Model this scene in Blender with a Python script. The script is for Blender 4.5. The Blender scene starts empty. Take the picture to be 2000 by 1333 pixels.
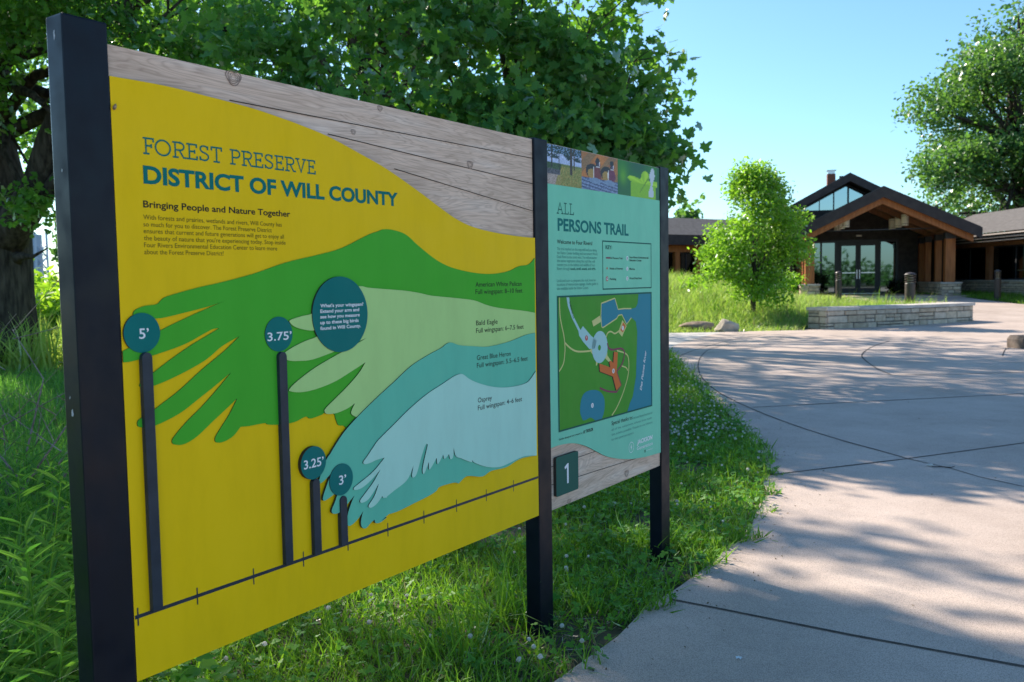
import bpy, bmesh, math, random
import numpy as np
from mathutils import Vector, Matrix
from mathutils.geometry import delaunay_2d_cdt

R = random.Random(7)
rng = np.random.default_rng(11)
C = bpy.context.scene.collection
SC = bpy.context.scene

# ---------------------------------------------------------------- camera, sky, sun, exposure
FPX, PITCH, ROLL, CAMH = 1720.3, 0.067, 0.0161, 1.2624
cam_d = bpy.data.cameras.new('camera')
cam = bpy.data.objects.new('camera', cam_d)
C.objects.link(cam)
cam_d.sensor_width = 36.0
cam_d.lens = FPX / 2000 * 36
cam_d.clip_end = 3000
cam_d.clip_start = 0.05
cam.matrix_world = (Matrix.Translation((0, 0, CAMH)) @ Matrix.Rotation(math.pi / 2 - PITCH, 4, 'X')
                    @ Matrix.Rotation(-ROLL, 4, 'Z'))
cam_d.dof.use_dof = True
cam_d.dof.focus_distance = 2.75
cam_d.dof.aperture_fstop = 7.0
SC.camera = cam

SUN_AZ = math.radians(40)      # the sun stands this far to the left of straight ahead
SUN_EL = math.radians(34)
world = bpy.data.worlds.new('World')
SC.world = world
world.use_nodes = True
wn = world.node_tree
sky = wn.nodes.new('ShaderNodeTexSky')
sky.sky_type = 'NISHITA'
sky.sun_disc = False
sky.sun_elevation = SUN_EL
sky.sun_rotation = -SUN_AZ
sky.air_density = 1.0
sky.dust_density = 0.6
sky.ozone_density = 1.0
bg = wn.nodes['Background']
tint = wn.nodes.new('ShaderNodeMix')
tint.data_type = 'RGBA'; tint.blend_type = 'MULTIPLY'; tint.inputs[0].default_value = 1.0
tint.inputs[7].default_value = (0.68, 0.95, 1.13, 1)     # a deep clear summer blue
wn.links.new(sky.outputs[0], tint.inputs[6])
wn.links.new(tint.outputs[2], bg.inputs[0])
bg.inputs[1].default_value = 0.10
sun_d = bpy.data.lights.new('sun', 'SUN')
sun_d.energy = 5.0
sun_d.angle = math.radians(0.53)
sun_d.color = (1.0, 0.90, 0.76)
sun = bpy.data.objects.new('sun', sun_d)
C.objects.link(sun)
SUN_DIR = Vector((-math.sin(SUN_AZ) * math.cos(SUN_EL), math.cos(SUN_AZ) * math.cos(SUN_EL), math.sin(SUN_EL)))
sun.rotation_euler = SUN_DIR.to_track_quat('Z', 'Y').to_euler()
sun.location = (-20, 20, 30)
SC.view_settings.view_transform = 'Standard'
SC.view_settings.look = 'None'
SC.view_settings.exposure = 1.04
SC.view_settings.gamma = 1.0
SC.render.engine = 'CYCLES'
SC.cycles.max_bounces = 8
SC.cycles.transparent_max_bounces = 8
SC.cycles.use_denoising = True

# ---------------------------------------------------------------- helpers
def lin(r, g, b):
    f = lambda c: (c / 255 / 12.92) if c <= 10 else ((c / 255 + 0.055) / 1.055) ** 2.4
    return (f(r), f(g), f(b))

def new_mat(name, col=(.5, .5, .5), rough=.6, spec=.5, metal=0.0):
    m = bpy.data.materials.new(name)
    m.use_nodes = True
    b = m.node_tree.nodes['Principled BSDF']
    b.inputs['Base Color'].default_value = (*col, 1)
    b.inputs['Roughness'].default_value = rough
    b.inputs['Specular IOR Level'].default_value = spec
    b.inputs['Metallic'].default_value = metal
    return m

def N(m, kind, **kw):
    n = m.node_tree.nodes.new(kind)
    for k, v in kw.items():
        if k in n.inputs.keys():
            n.inputs[k].default_value = v
        else:
            setattr(n, k, v)
    return n

def L(m, a, b):
    m.node_tree.links.new(a, b)

def ramp(m, fac, stops):
    r = N(m, 'ShaderNodeValToRGB')
    e = r.color_ramp.elements
    while len(e) < len(stops):
        e.new(0.5)
    for i, (p, c) in enumerate(stops):
        e[i].position = p
        e[i].color = (*c, 1)
    L(m, fac, r.inputs[0])
    return r.outputs[0]

def bsdf(m):
    return m.node_tree.nodes['Principled BSDF']

def noise_mat(name, c1, c2, scale=8, rough=.75, detail=6, stretch=(1, 1, 1), bump=0.0, spec=.3, lo=.35, hi=.65, bscale=None):
    m = new_mat(name, c1, rough, spec)
    tc = N(m, 'ShaderNodeTexCoord')
    mp = N(m, 'ShaderNodeMapping')
    mp.inputs['Scale'].default_value = stretch
    L(m, tc.outputs['Object'], mp.inputs[0])
    n = N(m, 'ShaderNodeTexNoise', Scale=scale, Detail=detail)
    L(m, mp.outputs[0], n.inputs['Vector'])
    L(m, ramp(m, n.outputs[0], [(lo, c1), (hi, c2)]), bsdf(m).inputs['Base Color'])
    if bump:
        n2 = N(m, 'ShaderNodeTexNoise', Scale=bscale or scale * 4, Detail=8)
        L(m, mp.outputs[0], n2.inputs['Vector'])
        bp = N(m, 'ShaderNodeBump', Strength=bump, Distance=0.02)
        L(m, n2.outputs[0], bp.inputs['Height'])
        L(m, bp.outputs[0], bsdf(m).inputs['Normal'])
    return m

def leaf_mat(name, ca, cb, trans=.45, tcol=None, rough=.5, gloss=.022):
    m = bpy.data.materials.new(name)
    m.use_nodes = True
    nt = m.node_tree
    nt.nodes.remove(nt.nodes['Principled BSDF'])
    out = nt.nodes['Material Output']
    geo = N(m, 'ShaderNodeNewGeometry')
    col = ramp(m, geo.outputs['Random Per Island'], [(0, ca), (1, cb)])
    d = N(m, 'ShaderNodeBsdfDiffuse')
    L(m, col, d.inputs[0])
    t = N(m, 'ShaderNodeBsdfTranslucent')
    mx = N(m, 'ShaderNodeMix', data_type='RGBA', blend_type='MULTIPLY')
    mx.inputs[0].default_value = 1
    L(m, col, mx.inputs[6])
    mx.inputs[7].default_value = (*(tcol or (2.4, 2.2, .8)), 1)
    L(m, mx.outputs[2], t.inputs[0])
    a = N(m, 'ShaderNodeMixShader')
    a.inputs[0].default_value = trans
    L(m, d.outputs[0], a.inputs[1])
    L(m, t.outputs[0], a.inputs[2])
    g = N(m, 'ShaderNodeBsdfGlossy', Roughness=rough)
    g.inputs[0].default_value = (1, 1, 1, 1)
    fr = N(m, 'ShaderNodeFresnel', IOR=1.4)
    mu = N(m, 'ShaderNodeMath', operation='MULTIPLY')
    L(m, fr.outputs[0], mu.inputs[0])
    mu.inputs[1].default_value = gloss * 10
    b = N(m, 'ShaderNodeMixShader')
    L(m, mu.outputs[0], b.inputs[0])
    L(m, a.outputs[0], b.inputs[1])
    L(m, g.outputs[0], b.inputs[2])
    L(m, b.outputs[0], out.inputs[0])
    return m

def tag(o, label=None, cat=None, group=None, kind=None):
    if label: o['label'] = label
    if cat: o['category'] = cat
    if group: o['group'] = group
    if kind: o['kind'] = kind
    return o

def empty(name, loc=(0, 0, 0), rz=0.0, label=None, cat=None, group=None):
    o = bpy.data.objects.new(name, None)
    C.objects.link(o)
    o.location = loc
    o.rotation_euler = (0, 0, rz)
    o.empty_display_size = .1
    return tag(o, label, cat, group)

def link(name, me, mat=None, parent=None, smooth=False):
    o = bpy.data.objects.new(name, me)
    C.objects.link(o)
    if mat is not None:
        for mm in (mat if isinstance(mat, (list, tuple)) else [mat]):
            me.materials.append(mm)
    if parent is not None:
        o.parent = parent
    if smooth:
        me.polygons.foreach_set('use_smooth', [True] * len(me.polygons))
    return o

class MB:
    def __init__(s):
        s.v = []; s.f = []; s.m = []
    def add(s, vs, fs, mi=0):
        o = len(s.v)
        s.v += [tuple(p) for p in vs]
        for f in fs:
            s.f.append(tuple(i + o for i in f)); s.m.append(mi)
        return s
    def box(s, a, b, fn=None, mi=0):
        x0, y0, z0 = a; x1, y1, z1 = b
        vs = [(x0, y0, z0), (x1, y0, z0), (x1, y1, z0), (x0, y1, z0), (x0, y0, z1), (x1, y0, z1), (x1, y1, z1), (x0, y1, z1)]
        if fn: vs = [fn(*p) for p in vs]
        return s.add(vs, [(3, 2, 1, 0), (4, 5, 6, 7), (0, 1, 5, 4), (1, 2, 6, 5), (2, 3, 7, 6), (3, 0, 4, 7)], mi)
    def prism(s, poly, y0, y1, fn=None, mi=0):
        """poly in (x,z), extruded between y0 and y1"""
        n = len(poly)
        vs = [(p[0], y0, p[1]) for p in poly] + [(p[0], y1, p[1]) for p in poly]
        if fn: vs = [fn(*p) for p in vs]
        fs = [tuple(range(n)), tuple(range(2 * n - 1, n - 1, -1))]
        fs += [(i, i + n, (i + 1) % n + n, (i + 1) % n) for i in range(n)]
        return s.add(vs, fs, mi)
    def tube(s, pts, rad, n=8, cap=True, jit=0.0, mi=0):
        pts = [Vector(p) for p in pts]
        rings = []
        up = Vector((0.13, 0.21, 1)).normalized()
        for i, p in enumerate(pts):
            t = (pts[min(i + 1, len(pts) - 1)] - pts[max(i - 1, 0)]).normalized()
            ref = up if abs(t.dot(up)) < .95 else Vector((1, 0, 0))
            a = t.cross(ref).normalized(); b = t.cross(a)
            r = rad[i] if hasattr(rad, '__len__') else rad
            ring = []
            for k in range(n):
                q = 2 * math.pi * k / n
                rr = r * (1 + (R.uniform(-jit, jit) if jit else 0))
                ring.append(p + a * math.cos(q) * rr + b * math.sin(q) * rr)
            rings.append(ring)
        vs = [v for r_ in rings for v in r_]
        fs = []
        for i in range(len(pts) - 1):
            for k in range(n):
                fs.append((i * n + k, i * n + (k + 1) % n, (i + 1) * n + (k + 1) % n, (i + 1) * n + k))
        if cap:
            fs.append(tuple(range(n - 1, -1, -1)))
            fs.append(tuple((len(pts) - 1) * n + k for k in range(n)))
        return s.add(vs, fs, mi)
    def lathe(s, prof, n=20, c=(0, 0, 0), mi=0):
        vs = []
        for r, z in prof:
            for k in range(n):
                q = 2 * math.pi * k / n
                vs.append((c[0] + r * math.cos(q), c[1] + r * math.sin(q), c[2] + z))
        fs = []
        for i in range(len(prof) - 1):
            for k in range(n):
                fs.append((i * n + k, i * n + (k + 1) % n, (i + 1) * n + (k + 1) % n, (i + 1) * n + k))
        fs.append(tuple(range(n - 1, -1, -1)))
        fs.append(tuple((len(prof) - 1) * n + k for k in range(n)))
        return s.add(vs, fs, mi)
    def build(s, name, mat, parent=None, smooth=False, bevel=0.0, tri=False):
        me = bpy.data.meshes.new(name)
        me.from_pydata(s.v, [], s.f)
        if isinstance(mat, (list, tuple)):
            me.polygons.foreach_set('material_index', s.m)
        if bevel or tri:
            bm = bmesh.new(); bm.from_mesh(me)
            if bevel:
                bmesh.ops.recalc_face_normals(bm, faces=bm.faces)
                bmesh.ops.bevel(bm, geom=bm.edges[:], offset=bevel, segments=2, affect='EDGES', profile=.6)
            if tri:
                bmesh.ops.triangulate(bm, faces=bm.faces[:])
            bm.to_mesh(me); bm.free()
        me.update()
        return link(name, me, mat, parent, smooth)

def np_mesh(name, V, Fs, mat, parent=None, smooth=False):
    """V (n,3), Fs (m,k) all faces of k corners"""
    me = bpy.data.meshes.new(name)
    nv, nf, k = len(V), len(Fs), Fs.shape[1]
    me.vertices.add(nv)
    me.vertices.foreach_set('co', np.ascontiguousarray(V, dtype=np.float32).ravel())
    me.loops.add(nf * k)
    me.loops.foreach_set('vertex_index', np.ascontiguousarray(Fs, dtype=np.int32).ravel())
    me.polygons.add(nf)
    me.polygons.foreach_set('loop_start', np.arange(0, nf * k, k, dtype=np.int32))
    me.polygons.foreach_set('loop_total', np.full(nf, k, dtype=np.int32))
    me.update(calc_edges=True)
    me.validate()
    return link(name, me, mat, parent, smooth)

def rot_basis(nrm, spin):
    """(n,3) normals, (n,) spins -> (n,3,3) columns x,y,z"""
    nrm = nrm / np.linalg.norm(nrm, axis=1, keepdims=True)
    ref = np.where(np.abs(nrm[:, 2:3]) > .95, np.array([[1., 0, 0]]), np.array([[0., 0, 1.]]))
    x = np.cross(ref, nrm); x /= np.linalg.norm(x, axis=1, keepdims=True)
    y = np.cross(nrm, x)
    c, s_ = np.cos(spin)[:, None], np.sin(spin)[:, None]
    return np.stack([x * c + y * s_, -x * s_ + y * c, nrm], axis=2)

def instance(tv, tf, pos, basis, scale):
    """replicate a template; returns V,F"""
    n = len(pos)
    sc_ = scale if scale.ndim == 2 else np.repeat(scale[:, None], 3, 1)
    V = np.einsum('nij,nkj->nki', basis, tv[None] * sc_[:, None, :]) + pos[:, None, :]
    F = tf[None] + (np.arange(n) * len(tv))[:, None, None]
    return V.reshape(-1, 3), F.reshape(-1, tf.shape[1])

def fan(outline, centre, lift=.06, curl=.12):
    o = np.array(outline, float)
    z = lift * np.abs(o[:, 0]) * 2 - curl * (o[:, 1] - .4) ** 2
    v = np.vstack([np.column_stack([o, z]), [[centre[0], centre[1], -.03]]])
    n = len(o)
    f = np.array([[i, (i + 1) % n, n] for i in range(n)])
    return v, f

def mirror(right):
    return right + [(-x, y) for x, y in right[::-1] if x > 1e-6]

MAPLE = fan(mirror([(0, 0), (.28, -.12), (.33, .06), (.56, .2), (.42, .3), (.47, .54), (.25, .44), (.17, .54), (.17, .78), (0, 1)]), (0, .35))
OAK = fan(mirror([(0, 0), (.1, .12), (.22, .2), (.14, .33), (.34, .45), (.22, .58), (.38, .74), (.2, .85), (0, 1)]), (0, .5))
OVAL = fan(mirror([(0, 0), (.16, .2), (.24, .45), (.17, .75), (0, 1)]), (0, .45), lift=.1)
BLOB = fan(mirror([(0, 0), (.32, .1), (.5, .4), (.36, .75), (.42, .95), (0, 1.05)]), (0, .45), lift=.15)
DIA = (np.array([(0, 0, 0), (.26, .45, .06), (0, 1, -.05), (-.26, .45, .06)], float), np.array([[0, 1, 2], [0, 2, 3]]))
# a bent grass blade along +z, 1 high
GB = (np.array([(-.5, 0, 0), (.5, 0, 0), (-.42, .09, .4), (.42, .09, .4), (-.26, .3, .75), (.26, .3, .75), (0, .62, 1.0)], float),
      np.array([[0, 1, 3], [0, 3, 2], [2, 3, 5], [2, 5, 4], [4, 5, 6]]))

def smooth3(p, fr, seed):
    q = np.random.default_rng(seed)
    out = np.zeros(len(p))
    for k in range(4):
        d = q.normal(size=3); d /= np.linalg.norm(d)
        out += np.sin(p @ d * fr * q.uniform(.6, 1.6) + q.uniform(0, 6.28))
    return out / 4

def foliage(clumps, n_sprig, per, size, tpl, seed, spread=.2, up=.55, gap=-.25, gfr=2.2, hang=.0, shell=.6):
    """clumps: list of (centre, (rx,ry,rz)); leaves sit in sprigs"""
    q = np.random.default_rng(seed)
    cs = np.array([c for c, r in clumps], float); rs = np.array([r for c, r in clumps], float)
    w = rs[:, 0] * rs[:, 1] * rs[:, 2]; w = w ** .8; w /= w.sum()
    idx = q.choice(len(cs), n_sprig, p=w)
    d = q.normal(size=(n_sprig, 3)); d /= np.linalg.norm(d, axis=1, keepdims=True)
    r = shell + (1 - shell) * q.random(n_sprig)
    r = np.where(q.random(n_sprig) < .25, q.random(n_sprig) ** .5, r)
    # lumpy outline
    r *= 1 + .16 * smooth3(d * 3 + cs[idx], 1.7, seed + 1)
    P = cs[idx] + d * rs[idx] * r[:, None]
    keep = smooth3(P, gfr, seed + 2) > gap
    P = P[keep]; d = d[keep]
    n = len(P)
    Pl = np.repeat(P, per, 0) + q.normal(size=(n * per, 3)) * spread * np.array([1, 1, .75])
    nr = q.normal(size=(n * per, 3)) * .75 + np.repeat(d, per, 0) * .35 + np.array([0, 0, up])
    s = size * q.uniform(.65, 1.25, n * per)
    if hang: Pl[:, 2] -= hang * q.random(n * per)
    return instance(tpl[0], tpl[1], Pl, rot_basis(nr, q.uniform(0, 6.28, n * per)), s)

def branches(mb, base, tips, r0, seed, thick=.5, fork=.35, sub=3, n=7):
    """main limbs from a point to each clump, with side twigs"""
    q = random.Random(seed)
    for (t, rr) in tips:
        a = Vector(base) if not isinstance(base, list) else Vector(q.choice(base))
        b = Vector(t)
        ln = (b - a).length
        m1 = a.lerp(b, .35) + Vector((q.uniform(-1, 1), q.uniform(-1, 1), q.uniform(.2, 1))) * ln * .07
        m2 = a.lerp(b, .7) + Vector((q.uniform(-1, 1), q.uniform(-1, 1), q.uniform(-.2, .8))) * ln * .07
        R0 = r0 * q.uniform(.6, 1)
        mb.tube([a, m1, m2, b], [R0, R0 * .65, R0 * .38, R0 * .12], n)
        for k in range(sub):
            u = q.uniform(.45, .95)
            s0 = m1.lerp(m2, (u - .35) / .35) if u < .7 else m2.lerp(b, (u - .7) / .3)
            rx = rr[0] if hasattr(rr, '__len__') else rr
            e = b + Vector((q.uniform(-1, 1), q.uniform(-1, 1), q.uniform(-.7, 1))) * rx * .42
            mid = s0.lerp(e, .5) + Vector((q.gauss(0, 1), q.gauss(0, 1), q.gauss(0, 1))) * rx * .12
            mb.tube([s0, mid, e], [R0 * .24 * (1.2 - u * .6), R0 * .13, R0 * .03], 5, cap=False)

# ------------------------------------------------ photo pixel -> ray (only used to survey where things stand)
def ray(px, py):
    u = px - 1000; v = py - 666.5
    cr, sr = math.cos(ROLL), math.sin(ROLL)
    a = (u * cr - v * sr) / FPX; b = (u * sr + v * cr) / FPX
    c, s = math.cos(PITCH), math.sin(PITCH)
    return Vector((a, c - b * s, -s - b * c))
def gpt(px, py, z=0.0):
    r = ray(px, py)
    return r * ((z - CAMH) / r.z) + Vector((0, 0, CAMH))
def at(px, py, Y):
    r = ray(px, py)
    return r * (Y / r.y) + Vector((0, 0, CAMH))

# ---------------------------------------------------------------- materials
M = {}
def speckled_concrete(name, ca, cb, speck):
    m = new_mat(name, ca, .82, .35)
    tc = N(m, 'ShaderNodeTexCoord')
    n1 = N(m, 'ShaderNodeTexNoise', Scale=.9, Detail=7, Roughness=.62)
    L(m, tc.outputs['Object'], n1.inputs['Vector'])
    base = ramp(m, n1.outputs[0], [(.3, ca), (.7, cb)])
    n2 = N(m, 'ShaderNodeTexNoise', Scale=260, Detail=2)
    L(m, tc.outputs['Object'], n2.inputs['Vector'])
    k = ramp(m, n2.outputs[0], [(.34, (.66, .65, .64)), (.5, (1, 1, 1)), (.68, speck)])
    mx = N(m, 'ShaderNodeMix', data_type='RGBA', blend_type='MULTIPLY'); mx.inputs[0].default_value = 1
    L(m, base, mx.inputs[6]); L(m, k, mx.inputs[7])
    n3 = N(m, 'ShaderNodeTexNoise', Scale=6.5, Detail=9, Roughness=.7)
    L(m, tc.outputs['Object'], n3.inputs['Vector'])
    st = ramp(m, n3.outputs[0], [(.28, (.80, .79, .79)), (.36, (.93, .93, .93)), (.5, (1, 1, 1))])
    mx2 = N(m, 'ShaderNodeMix', data_type='RGBA', blend_type='MULTIPLY'); mx2.inputs[0].default_value = 1
    L(m, mx.outputs[2], mx2.inputs[6]); L(m, st, mx2.inputs[7])
    L(m, mx2.outputs[2], bsdf(m).inputs['Base Color'])
    bp = N(m, 'ShaderNodeBump', Strength=.35, Distance=.004)
    L(m, n2.outputs[0], bp.inputs['Height']); L(m, bp.outputs[0], bsdf(m).inputs['Normal'])
    return m
M['pave'] = speckled_concrete('tan_concrete', (.40, .315, .262), (.55, .445, .38), (1.22, 1.2, 1.18))
M['pave_grey'] = speckled_concrete('grey_concrete', (.44, .41, .38), (.54, .50, .46), (1.2, 1.2, 1.2))
M['joint'] = noise_mat('joint_dirt', (.035, .028, .024), (.09, .07, .055), 20)
M['soil'] = noise_mat('soil', (.035, .045, .018), (.085, .075, .045), 3, bump=.5)
M['post'] = new_mat('navy_black_aluminium', (.0015, .0045, .012), .30, .26)
M['bar'] = noise_mat('slate_bar', (.018, .030, .045), (.028, .042, .060), 30, .4, spec=.25)
M['yellow'] = new_mat('yellow_laminate', (.83, .56, .005), .42, .10)
M['edge'] = new_mat('laminate_core', (.03, .026, .02), .7)
M['pelican'] = new_mat('leaf_green_laminate', (.062, .42, .03), .42, .10)
M['eagle'] = new_mat('pale_green_laminate', (.44, .70, .25), .42, .10)
M['heron'] = new_mat('teal_laminate', (.13, .54, .38), .42, .10)
M['osprey'] = new_mat('pale_blue_laminate', (.43, .75, .63), .42, .10)
M['disc'] = new_mat('dark_teal_laminate', (.003, .165, .155), .42, .10)
M['aqua'] = new_mat('aqua_panel', (.20, .62, .43), .38, .10)
M['plate'] = new_mat('deep_green_plate', (.008, .11, .085), .4, .10)
M['tealink'] = new_mat('teal_print', (.003, .165, .15), .5, .12)
M['dark'] = new_mat('black_print', (.02, .022, .02), .5, .12)
M['olive'] = new_mat('olive_print', (.16, .12, .015), .5, .12)
M['inkgrey'] = new_mat('grey_green_print', (.07, .26, .21), .5, .12)
M['white'] = new_mat('white_print', (.78, .82, .84), .5, .12)
M['mapgreen'] = new_mat('map_green_print', (.06, .30, .03), .42, .12)
M['mapwater'] = new_mat('map_water_print', (.022, .23, .31), .42, .12)
M['maproad'] = new_mat('map_road_print', (.36, .62, .62), .42, .12)
M['maptan'] = new_mat('map_path_print', (.60, .60, .24), .42, .12)
M['maporange'] = new_mat('map_orange_print', (.62, .16, .04), .42, .12)
M['mapplum'] = new_mat('map_trail_print', (.22, .06, .10), .42, .12)
M['mapred'] = new_mat('map_red_print', (.5, .05, .03), .42, .12)

def dusty(m, amt=.07):
    col = tuple(bsdf(m).inputs['Base Color'].default_value)[:3]
    tc = N(m, 'ShaderNodeTexCoord'); mp = N(m, 'ShaderNodeMapping'); mp.inputs['Scale'].default_value = (3.2, 1, .9)
    L(m, tc.outputs['Object'], mp.inputs[0])
    n = N(m, 'ShaderNodeTexNoise', Scale=3.0, Detail=9, Roughness=.68); L(m, mp.outputs[0], n.inputs['Vector'])
    k = tuple(c * (1 - amt) for c in col); h = tuple(min(1, c * (1 + amt * .5) + .003) for c in col)
    L(m, ramp(m, n.outputs[0], [(.30, k), (.52, col), (.74, h)]), bsdf(m).inputs['Base Color'])
    n2 = N(m, 'ShaderNodeTexNoise', Scale=14, Detail=7); L(m, tc.outputs['Object'], n2.inputs['Vector'])
    r = N(m, 'ShaderNodeMapRange'); r.inputs['From Min'].default_value = .3; r.inputs['From Max'].default_value = .7
    r.inputs['To Min'].default_value = .30; r.inputs['To Max'].default_value = .55
    L(m, n2.outputs[0], r.inputs[0]); L(m, r.outputs[0], bsdf(m).inputs['Roughness'])
for k_ in ('yellow', 'pelican', 'eagle', 'heron', 'osprey', 'aqua', 'disc', 'mapgreen'): dusty(M[k_])
dusty(M['post'], .35)

def wood_print():
    m = new_mat('printed_barn_wood', (.4, .33, .28), .5, .35)
    tc = N(m, 'ShaderNodeTexCoord')
    sep = N(m, 'ShaderNodeSeparateXYZ'); L(m, tc.outputs['Object'], sep.inputs[0])
    # plank index shifts the grain
    fl = N(m, 'ShaderNodeMath', operation='MULTIPLY'); L(m, sep.outputs[2], fl.inputs[0]); fl.inputs[1].default_value = 1 / .0895
    f2 = N(m, 'ShaderNodeMath', operation='FLOOR'); L(m, fl.outputs[0], f2.inputs[0])
    mu = N(m, 'ShaderNodeMath', operation='MULTIPLY'); L(m, f2.outputs[0], mu.inputs[0]); mu.inputs[1].default_value = 7.31
    cmb = N(m, 'ShaderNodeCombineXYZ'); L(m, mu.outputs[0], cmb.inputs[0]); L(m, mu.outputs[0], cmb.inputs[1])
    add = N(m, 'ShaderNodeVectorMath', operation='ADD'); L(m, tc.outputs['Object'], add.inputs[0]); L(m, cmb.outputs[0], add.inputs[1])
    mp = N(m, 'ShaderNodeMapping'); mp.inputs['Scale'].default_value = (1.4, 1, 11)
    L(m, add.outputs[0], mp.inputs[0])
    # rings : distorted wave
    wv = N(m, 'ShaderNodeTexNoise', Scale=1.25, Detail=3, Roughness=.5, Distortion=1.1)
    L(m, mp.outputs[0], wv.inputs['Vector'])
    k = N(m, 'ShaderNodeMath', operation='MULTIPLY'); L(m, wv.outputs[0], k.inputs[0]); k.inputs[1].default_value = 95
    sn = N(m, 'ShaderNodeMath', operation='SINE'); L(m, k.outputs[0], sn.inputs[0])
    mr = N(m, 'ShaderNodeMapRange'); mr.inputs['From Min'].default_value = -1
    L(m, sn.outputs[0], mr.inputs[0])
    grain = ramp(m, mr.outputs[0], [(0, (.80, .77, .75)), (.3, (.97, .96, .95)), (1, (1.05, 1.05, 1.05))])
    mp2 = N(m, 'ShaderNodeMapping'); mp2.inputs['Scale'].default_value = (6, 1, 210)
    L(m, add.outputs[0], mp2.inputs[0])
    fn = N(m, 'ShaderNodeTexNoise', Scale=2.2, Detail=5); L(m, mp2.outputs[0], fn.inputs['Vector'])
    fine = ramp(m, fn.outputs[0], [(.3, (.72, .70, .69)), (.6, (1.04, 1.04, 1.04))])
    n3 = N(m, 'ShaderNodeTexNoise', Scale=2.0, Detail=4); L(m, mp.outputs[0], n3.inputs['Vector'])
    col = ramp(m, n3.outputs[0], [(.3, (.53, .40, .30)), (.5, (.68, .52, .40)), (.72, (.72, .60, .50))])
    a = N(m, 'ShaderNodeMix', data_type='RGBA', blend_type='MULTIPLY'); a.inputs[0].default_value = .85
    L(m, col, a.inputs[6]); L(m, grain, a.inputs[7])
    b = N(m, 'ShaderNodeMix', data_type='RGBA', blend_type='MULTIPLY'); b.inputs[0].default_value = .8
    L(m, a.outputs[2], b.inputs[6]); L(m, fine, b.inputs[7])
    L(m, b.outputs[2], bsdf(m).inputs['Base Color'])
    return m
M['wood'] = wood_print()

def bark(name, ca, cb, sc_=6):
    return noise_mat(name, ca, cb, sc_, .9, stretch=(1.6, 1.6, .35), bump=1.0, spec=.15, bscale=sc_ * 2.2)
M['bark'] = bark('oak_bark', (.03, .024, .02), (.10, .082, .066), 9)
M['bark2'] = bark('maple_bark', (.035, .03, .026), (.085, .075, .065), 14)
M['oakleaf'] = leaf_mat('oak_leaf', (.048, .15, .034), (.13, .29, .05), trans=.5)
M['mapleleaf'] = leaf_mat('maple_leaf', (.055, .18, .06), (.14, .32, .075), trans=.5, tcol=(2.0, 1.8, .55))
M['youngleaf'] = leaf_mat('young_tree_leaf', (.13, .30, .03), (.24, .44, .05), trans=.55, tcol=(1.6, 1.5, .8))
M['farleaf'] = leaf_mat('far_oak_leaf', (.05, .135, .05), (.10, .215, .065))
M['shrubleaf'] = leaf_mat('shrub_leaf', (.13, .28, .03), (.25, .42, .06))
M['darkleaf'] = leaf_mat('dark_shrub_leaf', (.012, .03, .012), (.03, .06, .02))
M['grass'] = leaf_mat('lawn_blade', (.06, .18, .018), (.20, .38, .04), trans=.5, tcol=(1.7, 1.6, .7))
M['weed'] = leaf_mat('weed_blade', (.055, .20, .038), (.15, .34, .06), tcol=(1.7, 1.7, .7))
M['prairie'] = leaf_mat('prairie_blade', (.23, .38, .075), (.44, .55, .17), trans=.5, tcol=(1.3, 1.3, .7))
M['clover'] = leaf_mat('clover_leaf', (.06, .22, .03), (.15, .34, .05), tcol=(1.6, 1.7, .7))
M['flower'] = leaf_mat('clover_flower', (.55, .55, .48), (.75, .75, .70), tcol=(1, 1, 1))
M['litter'] = leaf_mat('dry_litter', (.04, .03, .018), (.22, .17, .09), tcol=(1, 1, .8))
M['straw'] = leaf_mat('dry_straw', (.22, .17, .09), (.42, .34, .2), tcol=(1, 1, .8))

# ---------------------------------------------------------------- terrain
def sstep(t):
    t = np.clip(t, 0, 1)
    return t * t * (3 - 2 * t)
def zg(x, y):
    x = np.asarray(x, float); y = np.asarray(y, float)
    z = .48 * sstep((y - 21) / 14)
    # mounded lawn in front of the left wing
    mx = sstep((9.6 - x) / 3.5) * sstep((x + 14) / 6)
    my = sstep((y - 21.3) / 8.5) * sstep((46 - y) / 8)
    z = z + .62 * mx * my
    return z
def zgf(x, y): return float(zg(x, y))

def grid_sheet(name, xs, ys, zoff, mat, mask=None):
    X, Y = np.meshgrid(xs, ys)
    V = np.column_stack([X.ravel(), Y.ravel(), (zg(X, Y) + zoff).ravel()])
    nx = len(xs)
    f = []
    for j in range(len(ys) - 1):
        for i in range(nx - 1):
            f.append((j * nx + i, j * nx + i + 1, (j + 1) * nx + i + 1, (j + 1) * nx + i))
    return np_mesh(name, V, np.array(f), mat, None, True)

xs = np.unique(np.concatenate([np.linspace(-900, -30, 12), np.linspace(-30, 40, 71), np.linspace(40, 900, 12)]))
ys = np.unique(np.concatenate([np.linspace(-600, -10, 10), np.linspace(-10, 50, 61), np.linspace(50, 1500, 14)]))
tag(grid_sheet('lawn_ground', xs, ys, 0, M['soil']), 'grassy ground of the preserve', None, None, 'structure')

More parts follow.
